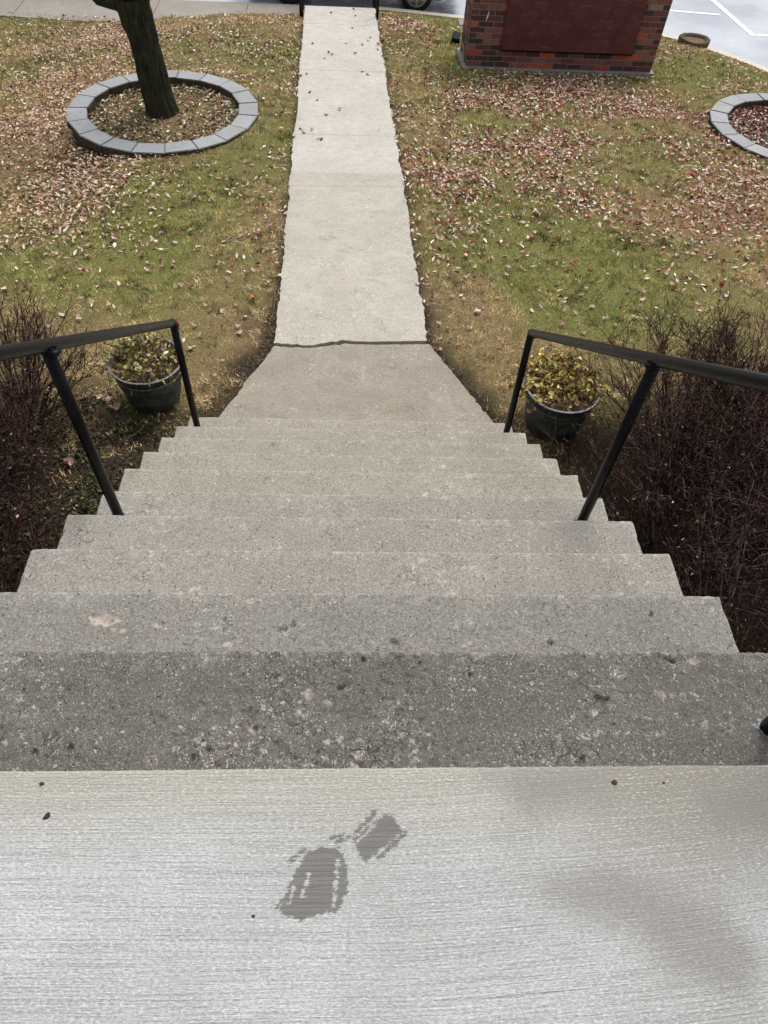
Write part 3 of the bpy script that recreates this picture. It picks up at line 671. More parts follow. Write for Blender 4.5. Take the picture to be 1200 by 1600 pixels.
# ---------------------------------------------------------------- tree ring walls
def ring_wall(cx, cy_, r, ztop, label, nb, lower, a0=0.1):
    zb = ztop-.085; root = empty('tree_ring', (cx, cy_, zb-.15), label=label, cat='tree ring')
    import bmesh
    for i in range(nb):
        a = a0+2*math.pi*i/nb; h = math.pi/nb-.0022
        ro, ri = r*1.012, r-.205; bm = bmesh.new(); vs = []
        jit = random.uniform(-.003, .003); jr = random.uniform(-.008, .008)
        for z in (0, .085):
            for rr, s in ((ri, -1), (ri, 1), (ro, 1), (ro, -1)):
                vs.append(bm.verts.new(((rr+jr)*math.cos(s*h)-r, (rr+jr)*math.sin(s*h), z)))
        for f in ((3, 2, 1, 0), (4, 5, 6, 7), (0, 1, 5, 4), (1, 2, 6, 5), (2, 3, 7, 6), (3, 0, 4, 7)): bm.faces.new([vs[q] for q in f])
        bmesh.ops.bevel(bm, geom=bm.edges[:], offset=.006, segments=2, affect='EDGES')
        me = bpy.data.meshes.new('cap_block')
        bmesh.ops.recalc_face_normals(bm, faces=bm.faces[:])
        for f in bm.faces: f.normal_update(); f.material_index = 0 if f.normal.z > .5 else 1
        bm.to_mesh(me); bm.free(); me.materials.append(M_BLOCK); me.materials.append(M_BLOCKLOW)
        o = link('cap_block', me, M_BLOCK, root, (r*math.cos(a), r*math.sin(a), .15+jit), (random.uniform(-.008, .008), random.uniform(-.008, .008), a))
    if lower:
        for i in range(nb):
            a = a0+.12+2*math.pi*i/nb
            h = math.pi/nb-.006; ro, ri = r*.985, r-.19; V = []
            n = 7
            for z in np.linspace(-.22, .147, 6):
                for t in np.linspace(-h, h, n):
                    rr = ro+.012*vn(a*9+t*20, z*14, 1, 6)-(.012 if abs(t) > h*.95 else 0)-(.01 if (abs(z+.036) < .03) else 0); V.append((rr*math.cos(t)-r, rr*math.sin(t), z))
                for t in np.linspace(h, -h, n): V.append((ri*math.cos(t)-r, ri*math.sin(t), z))
            m = 2*n; F = [(k*m+j, k*m+(j+1) % m, (k+1)*m+(j+1) % m, (k+1)*m+j) for k in range(5) for j in range(m)]
            mk('wall_block', V, F, M_BLOCKLOW, root, loc=(r*math.cos(a), r*math.sin(a), 0), rot=(0, 0, a))
    # soil bed
    n = 60; V = [(0, 0, .165)]; F = []
    for k, q in enumerate((.25, .5, .75, 1.)):
        for j in range(n):
            a = 2*math.pi*j/n; V.append(((r-.20)*q*math.cos(a), (r-.20)*q*math.sin(a), .16-.04*q+.015*random.random()))
    for j in range(n): F.append((0, 1+j, 1+(j+1) % n))
    for k in range(3):
        for j in range(n): F.append((1+k*n+j, 1+(k+1)*n+j, 1+(k+1)*n+(j+1) % n, 1+k*n+(j+1) % n))
    mk('soil_bed', V, F, M_GROUND if cx < 0 else M_SOIL, root, smooth=True)
    return root
ring_wall(*RING1, -2.33, 'circular grey block ring around the mossy tree trunk on the left lawn', 19, True, .08)
ring_wall(*RING2, -2.37, 'circular grey block ring cut off by the frame on the right lawn', 18, True, .1)

# ---------------------------------------------------------------- tree in the ring
def bent(p0, d, L, n, wob, rnd, up=.0):
    P = [Vector(p0)]; d = Vector(d).normalized()
    for i in range(n):
        d = (d + Vector((rnd.uniform(-wob, wob), rnd.uniform(-wob, wob), rnd.uniform(-wob, wob)+up))).normalized(); P.append(P[-1]+d*L/n)
    return P
TX, TY, TZ = -2.15, 8.20, -2.44
tree = empty('tree', (TX, TY, TZ), label='bare leaning tree with dark mossy bark inside the left block ring', cat='tree')
n, k = 90, 110; V = []
for i in range(k):
    h = i/(k-1)*1.18; cxk = -.085*h - .10*max(0, h-.85)**1.3; cyk = .02*h
    for j in range(n):
        a = 2*math.pi*j/n; r0 = .135+.050*math.exp(-h/.10)+.018*math.exp(-h/.5)
        if h > .8: r0 *= 1+(h-.8)*.55
        ca, sa = math.cos(a), math.sin(a); r0 *= 1+.05*math.sin(2*a+1)+.035*math.sin(5*a+h*2)
        V.append([cxk+ca*r0, cyk+sa*r0, h-.04, a])
V = np.array(V); nx = V[:, 3]
rid = fbm(np.cos(nx)*3.2, np.sin(nx)*3.2, 3.0, 21, 4, z=V[:, 2]*1.1); plate = np.abs(fbm(np.cos(nx)*3, np.sin(nx)*3, 2.0, 23, 3, z=V[:, 2]*2.2))
dsp = .022*rid + .020*plate
V[:, 0] += np.cos(nx)*dsp; V[:, 1] += np.sin(nx)*dsp
F = np.array([(i*n+j, i*n+(j+1) % n, (i+1)*n+(j+1) % n, (i+1)*n+j) for i in range(k-1) for j in range(n)])
mk('trunk', V[:, :3], F, M_BARK, tree, smooth=True)
top = Vector((-.085*1.18-.02, .024, 1.10)); rnd = random.Random(5); twP = []; twR = []
limbs = [((-.85, .1, .55), 2.6, .105, -.05), ((.18, .25, 1), 2.8, .115, .06), ((-.2, -.5, .9), 2.2, .07, -.02), ((.75, -.1, .7), 2.2, .065, .04)]
for d, L, r0, ox in limbs:
    P = bent(top+Vector((ox, 0, -.06)), d, L, 12, .12, rnd, .05); V, F = tube(P, [r0*(1-.8*i/12) for i in range(13)], 16)
    V = np.array(V); V += .008*np.stack([vn(V[:, 0], V[:, 1], 12, s, V[:, 2]) for s in (1, 2, 3)], 1)
    mk('branch', V, F, M_BARK, tree, smooth=True)
    for q in range(14):
        b0 = P[rnd.randint(3, 12)]; B = bent(b0, (rnd.uniform(-1, 1), rnd.uniform(-1, 1), rnd.uniform(.1, 1)), rnd.uniform(.6, 1.3), 7, .18, rnd, .03)
        twP.append([tuple(p) for p in B]); twR.append([.014*(1-i/8) for i in range(8)])
V, F = tubes(np.array(twP), np.array(twR), 5); mk('twigs', V, F, M_BARK, tree, smooth=True)
# short stub at the left of the fork
V, F = tube([top+Vector((-.10, -.02, .0)), top+Vector((-.22, -.03, -.01)), top+Vector((-.33, -.04, .015)), top+Vector((-.37, -.04, .03))], [.10, .062, .055, .03], 14)
mk('stub', V, F, M_BARK, tree, smooth=True)

# ---------------------------------------------------------------- brick sign wall
mx, my = 1.575, 10.50; mz = float(lawn_z(2.9, 10.5))+.03; mrot = math.atan2(.08, 2.66)
sign = empty('brick_sign', (mx, my, mz), mrot, label='low mixed red brick wall with a blank maroon board on the right lawn', cat='brick sign')
BW, BD, CH, NC = 2.66, .60, .0675, 22; bl = BW/13
V, F = box(-.045, BW+.045, -.045, BD+.045, -.30, -.002, .006); mk('footing', V, F, M_FOOT, sign)
V, F = box(.005, BW-.005, .005, BD-.005, 0.0, NC*CH-.004); mk('mortar_core', V, F, M_MORTAR, sign)
bmesh_cache = {}
def brick(L, x, y, z, rz):
    key = round(L, 3)
    if key not in bmesh_cache:
        V, F = box(0, L, 0, .09, 0, CH-.010, .003); me = meshdata('brick', V, F); me.materials.append(M_BRICK); bmesh_cache[key] = me
    o = bpy.data.objects.new('brick', bmesh_cache[key]); COL.objects.link(o); o.parent = sign
    o.location = (x, y+random.uniform(-.0012, .0012), z); o.rotation_euler = (0, 0, rz); return o
bx0, bx1, bz0, bz1 = .455, 2.30, 3*CH+.012, 19*CH
for c in range(NC):
    z = c*CH+.003; x = 0.0; off = (c % 2)
    seq = ([bl/2]+[bl]*12+[bl/2]) if off else [bl]*13
    for L in seq:
        if not (z > bz0+.02 and z+CH < bz1-.02 and x > bx0+.01 and x+L < bx1-.01): brick(L-.010, x+.005, 0, z, 0)
        x += L
    ys = [.10, .10+.2, .10+.4] if off else [.10, .20, .40]
    ye = [.10+.2, .10+.4, BD] if off else [.20, .40, BD]
    for a, b_ in zip(ys, ye):
        if b_-a > .04:
            brick(b_-a-.010, .09, a+.005, z, math.pi/2)
            brick(b_-a-.010, BW, a+.005, z, math.pi/2)
V, F = box(-.03, BW+.03, -.03, BD+.03, NC*CH, NC*CH+.07, .008); mk('cap', V, F, M_FOOT, sign)
V, F = box(bx0, bx1, -.045, -.012, bz0+.012, bz1, .003); mk('board', V, F, M_BOARD, sign)
V, F = box(bx0+.01, bx1-.01, -.012, -.0015, bz0+.028, bz1-.02); mk('board_backing', V, F, M_RAIL, sign)
V, F = box(bx0-.004, bx1+.004, -.040, -.002, bz0-.006, bz0+.010, .002); mk('board_shadow_strip', V, F, M_RAIL, sign)  # black strip standing in for the shadow line below the board
V, F = tube([(.20, -.006, 8.1*CH), (.215, -.006, 8.9*CH), (.225, -.006, 9.8*CH)], [.004, .010, .003], 8); mk('paint_drip', V, F, M_LINE, sign)

# small things beyond
V, F = join(box(-.07, .07, -.06, .06, 0, .06, .015), tube([(0, .0, .05), (0, -.05, .13)], [.055, .065], 14)); tag(mk('ground_fixture', V, F, M_RAIL, loc=(1.56, 11.75, float(lawn_z(1.6, 11.8))-.02)), 'small black fixture in the grass left of the brick sign', 'fixture')
V, F = box(-.20, .20, -.15, .15, -.05, .07, .01); tag(mk('paving_block', V, F, M_FOOT, loc=(2.02, 13.6, float(lawn_z(2.0, 13.6)))), 'pale flat concrete block in the grass behind the brick sign', 'block')
# cut stump at the curb
st = empty('stump', (5.98, 13.55, ZC-.03), R(-8), label='low sawn tree stump with a hollow brown top beside the curb', cat='stump')
V, F = lathe([(.235, -.05), (.25, .05), (.262, .14), (.262, .20), (.250, .215), (.20, .205), (.185, .17)], 48, lambda a, z: .05*math.sin(3*a)+.025*math.sin(11*a+z*9)); mk('stump_bark', V, F, simple('stump_bark', (.13, .095, .06), .9, .2, nscale=50, c2=(.045, .032, .022), bump=.012), st, smooth=True)
V, F = lathe([(.195, .175), (.10, .16), (0.001, .155)], 40); mk('rotten_core', V, F, simple('rotten_wood', (.24, .17, .10), .9, .1, nscale=45, c2=(.10, .06, .035), bump=.02), st, smooth=True)

# ---------------------------------------------------------------- flower pots with dying plants
def pot(x, y, z, label, Rr, rb, h, plant):
    p = empty('flower_pot', (x, y, z), label=label, cat='flower pot')
    prof = [(0, 0), (rb*.97, 0), (rb, .008), (rb+(Rr-rb)*.30, h*.28), (rb+(Rr-rb)*.36, h*.30), (rb+(Rr-rb)*.37, h*.325), (rb+(Rr-rb)*.34, h*.34), (rb+(Rr-rb)*.62, h*.60), (rb+(Rr-rb)*.66, h*.62), (rb+(Rr-rb)*.65, h*.65), (Rr*.955, h*.90), (Rr*.985, h*.915), (Rr*.99, h*.985)]
    V, F = lathe(prof, 64); mk('pot_body', V, F, M_POT, p, smooth=True)
    V, F = lathe([(Rr*.99, h*.975), (Rr*1.012, h*.985), (Rr*1.012, h), (Rr*.985, h*1.004), (Rr*.955, h), (Rr*.945, h*.90), (Rr*.93, h*.78)], 64); mk('rim', V, F, M_POTRIM, p, smooth=True)
    n = 40; V = [(0, 0, h*.88)]; F = []
    for q in (.35, .7, 1.):
        for j in range(n): a = 2*math.pi*j/n; V.append((Rr*.935*q*math.cos(a), Rr*.935*q*math.sin(a), h*(.88-.05*q)+random.uniform(-.01, .01)))
    F += [(0, 1+j, 1+(j+1) % n) for j in range(n)]
    for k in range(2): F += [(1+k*n+j, 1+(k+1)*n+j, 1+(k+1)*n+(j+1) % n, 1+k*n+(j+1) % n) for j in range(n)]
    mk('soil', V, F, M_SOIL, p, smooth=True)
    g = np.random.default_rng(plant['seed']); N = plant['stems']; K = 7
    a = g.uniform(0, 2*np.pi, N); r0 = Rr*.75*np.sqrt(g.uniform(0, 1, N)); P = np.zeros((N, K, 3))
    P[:, 0] = np.stack([r0*np.cos(a), r0*np.sin(a)+plant.get('dy', 0), np.full(N, h*.85)], 1)
    dirn = np.stack([np.cos(a)*plant['spread']*(.4+r0/Rr), np.sin(a)*plant['spread']*(.4+r0/Rr), np.full(N, 1.)], 1) + g.normal(0, .45, (N, 3)); dirn[:, 2] = np.abs(dirn[:, 2])*plant['up']+.15
    L = g.uniform(.4, 1, N)*plant['len']
    for k in range(1, K):
        dirn += g.normal(0, .30, (N, 3)); dirn[:, 2] -= plant['droop']*k; dirn /= np.linalg.norm(dirn, axis=1, keepdims=True)
        P[:, k] = P[:, k-1]+dirn*(L/(K-1))[:, None]; P[:, k, 2] = np.maximum(P[:, k, 2], h*.84)
    V, F = tubes(P, np.tile(np.linspace(.0017, .0009, K), (N, 1)), 3); mk('stems', V, F, M_DRY, p)
    NL = plant['leaves']; si = g.integers(0, N, NL); ki = g.integers(2, K, NL); c = P[si, ki]+g.normal(0, .006, (NL, 3))
    pref = g.uniform(0, 1, NL) < np.clip(.35 + .65*(np.hypot(c[:, 0], c[:, 1])/Rr-.25) + plant.get('back', 0)*(c[:, 1]/Rr), .05, 1)
    c = c[pref]; NL = len(c)
    V, F, col = leafy(c, g.uniform(.006, .014, NL)*plant['ls'], g, plant['cols'])
    mk('foliage', V, F, M_LITTER, p, col=col)
    return p
def leafy(c, size, g, cols, flat=0.0, elong=.62):
    """little folded leaves: 6 verts, 4 tris each"""
    N = len(c); T = g.normal(0, 1, (N, 3)); T[:, 2] *= (1-flat); T /= np.linalg.norm(T, axis=1, keepdims=True)
    Nn = g.normal(0, 1, (N, 3))*(1-flat) + np.array([0, 0, 1.0])*(.3+flat*1.6); Nn -= T*(Nn*T).sum(1, keepdims=True); Nn /= np.linalg.norm(Nn, axis=1, keepdims=True)
    B = np.cross(Nn, T); s = size[:, None]; cu = g.uniform(-.2, .9, (N, 1)); w_ = elong*g.uniform(.75, 1.15, (N, 1))
    pts = [c-T*s, c-T*s*.15+B*s*w_+Nn*s*cu*.5, c-T*s*.15-B*s*w_*.95+Nn*s*cu*.7, c+Nn*s*(-cu*.25), c+T*s*.45+B*s*w_*.7+Nn*s*cu*.55, c+T*s*.45-B*s*w_*.7+Nn*s*cu*.45, c+T*s*1.05+Nn*s*cu*.4]
    V = np.stack(pts, 1).reshape(-1, 3); b_ = np.arange(N)[:, None]*7
    tr = np.array([(0, 3, 1), (0, 2, 3), (1, 3, 4), (2, 5, 3), (3, 6, 4), (3, 5, 6)])
    F = (b_[:, None, :]+tr[None]).reshape(-1, 3)
    pal = np.array([q[:3] for q in cols]); wt = np.array([q[3] for q in cols]); ci = g.choice(len(pal), N, p=wt/wt.sum())
    cc = pal[ci]*g.uniform(.7, 1.2, (N, 1)); cc = np.repeat(cc, 7, axis=0); cc *= g.uniform(.8, 1.15, (len(cc), 1))
    return V, F, cc
ZG = -2.029
pot(-1.290, 3.105, ZG-.005, 'black plastic pot of thin green and dried plants left of the steps', .228, .158, .332,
    dict(seed=3, stems=260, leaves=2000, len=.23, spread=.45, up=1.2, droop=.06, ls=1.5, back=.7, dy=.02, cols=[(.50, .48, .15, 3), (.28, .32, .08, 3), (.66, .58, .28, 2), (.70, .60, .45, 1.3), (.16, .09, .05, 2), (.28, .18, .10, 2)]))
pot(1.345, 2.925, ZG-.005, 'black plastic pot of yellowing leafy plants right of the steps', .236, .168, .345,
    dict(seed=4, stems=330, leaves=3300, len=.22, spread=.8, up=1.0, droop=.08, ls=1.75, back=.9, dy=.05, cols=[(.70, .56, .18, 4), (.58, .48, .12, 3), (.32, .34, .08, 1.5), (.74, .58, .32, 2), (.40, .20, .08, 1), (.14, .07, .05, 2)]))
g = np.random.default_rng(9)
for (x, y, z, s) in ((-1.33, 3.04, .325, .030), (-1.245, 3.0, .315, .028), (-1.27, 3.13, .335, .025)):
    V, F, cc = leafy(np.array([[0, 0, 0.]]), np.array([s*.75]), g, [(.70, .64, .50, 1)], .8, .8)
    tag(mk('leaf', V, F, M_LITTER, col=cc, loc=(x, y, ZG+z+.01)), 'cream leaf caught among the plants in the left pot', 'leaf', 'cream leaves in the left pot')

# ---------------------------------------------------------------- bare shrubs
def shrub(x, y, h, rad, label, seed, ns=90, lean=(0, 0), dens=1.0, clip=None):
    g = np.random.default_rng(seed); zb = float(lawn_z(x, y))
    root = empty('bare_shrub', (x, y, zb), label=label, cat='shrub', group='leafless shrubs beside the steps')
    K = 9; a = g.uniform(0, 2*np.pi, ns); q = np.sqrt(g.uniform(0, 1, ns)); P = np.zeros((ns, K, 3))
    P[:, 0] = np.stack([np.cos(a)*q*rad*.42, np.sin(a)*q*rad*.42, np.full(ns, -.02)], 1)
    d = np.stack([np.cos(a)*q*rad/h*.95+lean[0], np.sin(a)*q*rad/h*.95+lean[1], np.full(ns, 1.)], 1)+g.normal(0, .10, (ns, 3)); L = h*g.uniform(.72, 1.08, ns)*1.05
    for k in range(1, K):
        d += g.normal(0, .10, (ns, 3)); d[:, :2] += np.stack([np.cos(a), np.sin(a)], 1)*.02*k; d /= np.linalg.norm(d, axis=1, keepdims=True); P[:, k] = P[:, k-1]+d*(L/(K-1))[:, None]
    P[..., 0] = np.maximum(P[..., 0]+x, 1.09)-x if x > 0 else np.minimum(P[..., 0]+x, -1.09)-x
    V, F = tubes(P, np.linspace(.0062, .0022, K)[None]*g.uniform(.6, 1.2, (ns, 1)), 4); mk('stems', V, F, M_STEM, root)
    # twigs
    nt = int(ns*9*dens); si = g.integers(0, ns, nt); kf = g.uniform(2.6, K-1.01, nt); ki = kf.astype(int); fr = (kf-ki)[:, None]
    b0 = P[si, ki]*(1-fr)+P[si, ki+1]*fr; ax = P[si, ki+1]-P[si, ki]; ax /= np.linalg.norm(ax, axis=1, keepdims=True)
    K2 = 6; T = np.zeros((nt, K2, 3)); T[:, 0] = b0; d = ax*.7+g.normal(0, .42, (nt, 3)); d[:, 2] += .45; L = g.uniform(.10, .30, nt)
    for k in range(1, K2): d /= np.linalg.norm(d, axis=1, keepdims=True); T[:, k] = T[:, k-1]+d*(L/(K2-1))[:, None]; d += g.normal(0, .22, (nt, 3))
    Vt, Ft = tubes(T, np.tile(np.linspace(.0026, .0014, K2), (nt, 1)), 3)
    n2 = nt*2; si = g.integers(0, nt, n2); ki = g.integers(1, K2-1, n2); K3 = 3; Q = np.zeros((n2, K3, 3)); Q[:, 0] = T[si, ki]
    d = (T[si, ki+1]-T[si, ki]); d /= np.linalg.norm(d, axis=1, keepdims=True)+1e-9; d = d*.5+g.normal(0, .6, (n2, 3)); L = g.uniform(.03, .11, n2)
    for k in range(1, K3): d /= np.linalg.norm(d, axis=1, keepdims=True); Q[:, k] = Q[:, k-1]+d*(L/(K3-1))[:, None]; d += g.normal(0, .25, (n2, 3))
    Vq, Fq = tubes(Q, np.tile(np.linspace(.0014, .0009, K3), (n2, 1)), 3)
    for Q_ in (Vt, Vq):
        yw = Q_[:, 1]+y; lim = np.where(yw < 2.9, 1.075+.02*np.sin(yw*37), 0)
        Q_[:, 0] = np.maximum(Q_[:, 0]+x, lim)-x if x > 0 else np.minimum(Q_[:, 0]+x, -lim)-x
    mk('twigs', np.concatenate([Vt, Vq]), np.concatenate([Ft, Fq+len(Vt)]), M_TWIG, root)
    nl = int(110*dens); si = g.integers(0, nt, nl); V, F, cc = leafy(T[si, g.integers(1, K2, nl)], g.uniform(.005, .012, nl), g, [(.62, .52, .42, 4), (.42, .40, .12, 2), (.55, .30, .22, 1), (.28, .04, .04, 1)])
    mk('remaining_leaves', V, F, M_LITTER, root, col=cc)
    return root
shrub(2.16, 2.66, .74, .62, 'dense bare purple-brown shrub right beside the right flower pot', 21, 120, dens=1.1)
shrub(2.85, 3.05, .62, .70, 'bare purple-brown shrub farthest from the steps on the right side', 22, 120)
shrub(1.82, 1.80, .98, .60, 'bare shrub behind the middle right handrail post', 23, 105, dens=.6)
shrub(1.80, .95, .95, .60, 'dark bare shrub nearest the viewer on the right of the steps', 24, 85, dens=.5)
shrub(2.75, 2.05, .84, .70, 'bare shrub at the right edge of the picture under the handrail', 25, 110, dens=.8)
shrub(-2.12, 2.90, .56, .50, 'bare twiggy shrub behind the left handrail post', 26, 90)
shrub(-2.35, 2.10, .80, .62, 'dark bare shrub at the left edge beside the lower left handrail', 27, 120)
shrub(-1.88, 1.42, .55, .50, 'low bare shrub nearest the viewer on the left of the steps', 28, 110)

# ---------------------------------------------------------------- low leafy ground cover and blades
def sampler(N, x0, x1, y0, y1, dfun, g):
    x = g.uniform(x0, x1, N); y = g.uniform(y0, y1, N); k = g.uniform(0, 1, N) < dfun(x, y); return x[k], y[k]
g = np.random.default_rng(12)
def cover_d(x, y):
    n = fbm(x, y, 3.5, 66, 3); d = edge_dist(x, y)
    side = np.where(x < 0, sst(-3.0, -1.9, x)*sst(3.3, 2.4, y)*1.0, .18*sst(3.4, 2.8, y))
    return np.clip(side*(.5+1.2*n), 0, 1)*(d > .02)*(~hard(x, y, .01))
x, y = sampler(75000, -3.2, -.9, .2, 3.4, cover_d, g); c = np.stack([x, y, lawn_z(x, y)+g.uniform(.004, .035, len(x))], 1)
V, F, cc = leafy(c, g.uniform(.006, .017, len(x)), g, [(.030, .048, .012, 4), (.075, .10, .028, 1.5), (.14, .15, .045, .6), (.060, .036, .022, 5), (.34, .25, .18, .7)], .55, .7)
tag(mk('ground_cover', V, F, M_LITTER, col=cc), 'low green weeds and dead leaves on the soil left of the steps', kind='stuff')

def vis(x, y):    # generous footprint of what this and nearby cameras see
    return (x > -1.6-.52*(y-.5)-.5) & (x < 1.7+.56*(y-.5)+.5)
def blades(N, ymin, ymax, wid, lmin, lmax, g):
    x = g.uniform(-8.5, 9.5, N*3); y = g.uniform(ymin, ymax, N*3)
    cl = .55+.9*fbm(x, y, 7, 90, 2); s = soilf(x, y)
    k = vis(x, y) & ~hard(x, y, .004) & (y < curb_y(x)-.02) & (g.uniform(0, 1, N*3) < np.clip(cl, .15, 1)*(1-.66*s)*(1-.9*shadef(x, y))); x, y = x[k][:N], y[k][:N]
    n = len(x); gr = greenf(x, y); isg = g.uniform(0, 1, n) < .14+.66*gr+.5*fbm(x, y, 9, 97, 3)
    a = g.uniform(0, 2*np.pi, n); lean = np.where(isg, g.uniform(.3, 1.2, n), g.uniform(.9, 3.0, n)); L = g.uniform(lmin, lmax, n)*np.where(isg, 1, .85)*np.clip(1+1.1*fbm(x, y, 12, 98, 2), .5, 1.7)
    dz = 1/np.sqrt(1+lean**2); dh = lean*dz; z = lawn_z(x, y)-.004
    T = np.stack([x+np.cos(a)*dh*L, y+np.sin(a)*dh*L, z+dz*L+.002], 1); w2 = wid*g.uniform(.6, 1.2, n)/2
    A = np.stack([x-np.sin(a)*w2, y+np.cos(a)*w2, z], 1); B = np.stack([x+np.sin(a)*w2, y-np.cos(a)*w2, z], 1)
    V = np.stack([A, B, T], 1).reshape(-1, 3); F = np.arange(n*3).reshape(-1, 3)
    gc = np.array([(.19, .215, .058), (.27, .27, .09), (.10, .135, .034), (.33, .31, .13)])[g.integers(0, 4, n)]
    dc = np.array([(.42, .31, .165), (.30, .205, .10), (.52, .41, .24), (.16, .10, .05), (.36, .22, .115)])[g.integers(0, 5, n)]
    tf = 1.38*(1+1.6*fbm(x, y, 14, 95, 3)+.7*fbm(x, y, 40, 96, 2)); c = np.where(isg[:, None], gc, dc)*g.uniform(.7, 1.5, (n, 1))*np.clip(tf, .3, 2.2)[:, None]
    bs = g.uniform(0, 1, n) < .045*(1-s[k][:n]); c = np.where(bs[:, None], np.array([(.72, .62, .42)])*g.uniform(.7, 1.1, (n, 1)), c)
    c = np.repeat(c, 3, 0); return V, F, c
parts = [blades(430000, .6, 5.6, .0042, .018, .050, g), blades(300000, 5.4, 9.2, .0050, .02, .046, g), blades(220000, 9.0, 14.8, .0075, .022, .05, g)]
V = np.concatenate([p[0] for p in parts]); c = np.concatenate([p[2] for p in parts])
tag(mk('grass', V, np.arange(len(V)).reshape(-1, 3), M_GRASS, col=c), 'short half-dormant green and straw coloured grass covering the lawn', kind='stuff')

# ---------------------------------------------------------------- leaf litter
PAL = [(.88, .78, .65, 4.8), (.72, .55, .43, 4), (.48, .27, .23, 3.2), (.36, .24, .15, 2.2), (.30, .055, .045, 2.2), (.40, .13, .10, 1.6), (.17, .09, .055, 1.6)]
PALR = [(.88, .76, .64, 4.6), (.74, .52, .42, 4), (.62, .33, .27, 3), (.42, .07, .055, 3.2), (.22, .03, .03, 1.4), (.17, .08, .055, 1.2), (.40, .27, .18, 1.2)]
PALB = [(.80, .59, .44, 4), (.66, .43, .29, 4), (.54, .32, .21, 3), (.88, .76, .62, 3), (.34, .09, .06, 1.3), (.19, .10, .06, 2)]
def litter(N, dfun, pal, g, smin=.014, smax=.030, rng_=(-7.5, 9, 3.2, 14.8), inring=False):
    x = g.uniform(rng_[0], rng_[1], N); y = g.uniform(rng_[2], rng_[3], N)
    k = (g.uniform(0, 1, N) < dfun(x, y)) & vis(x, y) & (y < curb_y(x)-.05)
    if not inring: k &= ~hard(x, y, .0)
    x, y = x[k], y[k]; z = lawn_z(x, y)+g.uniform(.012, .034, len(x))
    return leafy(np.stack([x, y, z], 1), g.uniform(smin, smax, len(x))*(.9+.2*g.uniform(0, 1, len(x))), g, pal, .62, .46)
def dR(x, y):
    n = fbm(x, y, 1.3, 44, 4); b_ = .12+.85*np.exp(-((x-2.6)/2.3)**2-((y-8.7)/2.0)**2)+.40*np.exp(-((x-1.2)/.7)**2-((y-6.9)/1.3)**2)+.35*np.exp(-((x-4.4)/.9)**2-((y-8.3)/1.2)**2)
    b_ = b_ + .20*np.exp(-((x-4.2)/2)**2-((y-6.6)/1.)**2) + .30*np.exp(-((x-.9)/.7)**2-((y-12.6)/.9)**2)
    b_ = b_*(1-.8*np.exp(-((x-6.5)/1.5)**2-((y-11.3)/1.8)**2))*sst(3.6, 6.5, y)
    return np.clip(b_*(.55+1.3*n)*1.25, .008, 1)*(x > 0)
def dL(x, y):
    n = fbm(x, y, 1.5, 47, 4); b_ = .10+.50*np.exp(-((x+1.3)/1.1)**2-((y-10.6)/1.6)**2)+.25*np.exp(-((x+.95)/.4)**2-((y-7.2)/1.5)**2)
    b_ = b_+.14*np.exp(-((x+1.8)/1.5)**2-((y-6)/1.5)**2)
    return np.clip(b_*(.6+1.2*n)*1.1, .012, 1)*(x < 0)*sst(3.2, 5.5, y)
def dB(x, y):
    n = fbm(x, y, 1.2, 49, 4); band = np.exp(-((x+3.0+.12*(y-7))/.85)**2)*sst(5.0, 6.8, y)*sst(14.0, 12.4, y) + .3*np.exp(-((x+2.9)/.7)**2-((y-5.8)/.8)**2)
    return np.clip(band*(.8+1.0*n), 0, 1) + .10*(x < -3.5)*np.clip(.5+n, 0, 1)
V1 = litter(220000, dR, PALR, g, .010, .033); V2 = litter(160000, dL, PAL, g, .010, .031); V3 = litter(215000, dB, PALB, g, .010, .031)
def cat(*Ps):
    V = np.concatenate([p[0] for p in Ps]); o = 0; F = []
    for p in Ps: F.append(p[1]+o); o += len(p[0])
    return V, np.concatenate(F), np.concatenate([p[2] for p in Ps])
def ringlit(N, cx, cy_, r, z, pal, s0=.013, s1=.028, dn=.5):
    a = g.uniform(0, 2*np.pi, N); q = (r-.21)*np.sqrt(g.uniform(0, 1, N)); x = cx+q*np.cos(a); y = cy_+q*np.sin(a)
    k = g.uniform(0, 1, N) < np.clip(.25+.5*(q/(r-.25))**2+dn*fbm(x, y, 3, 12, 3), .05, 1)
    return leafy(np.stack([x[k], y[k], z-.02*q[k]/r+g.uniform(.0, .02, k.sum())], 1), g.uniform(s0, s1, k.sum()), g, pal, .6, .55)
V4 = ringlit(6500, RING1[0], RING1[1], RING1[2], -2.400, PAL+[(.12, .15, .04, 7), (.22, .23, .08, 7), (.30, .24, .13, 5)]); V5 = ringlit(5000, RING2[0], RING2[1], RING2[2], -2.440, PALR+[(.10, .07, .05, 5)])
V, F, c = cat(V1, V2, V3, V4, V5)
tag(mk('leaf_litter', V, F, M_LITTER, col=c), 'countless small pink, cream, tan and red fallen leaves strewn over the lawn', kind='stuff')

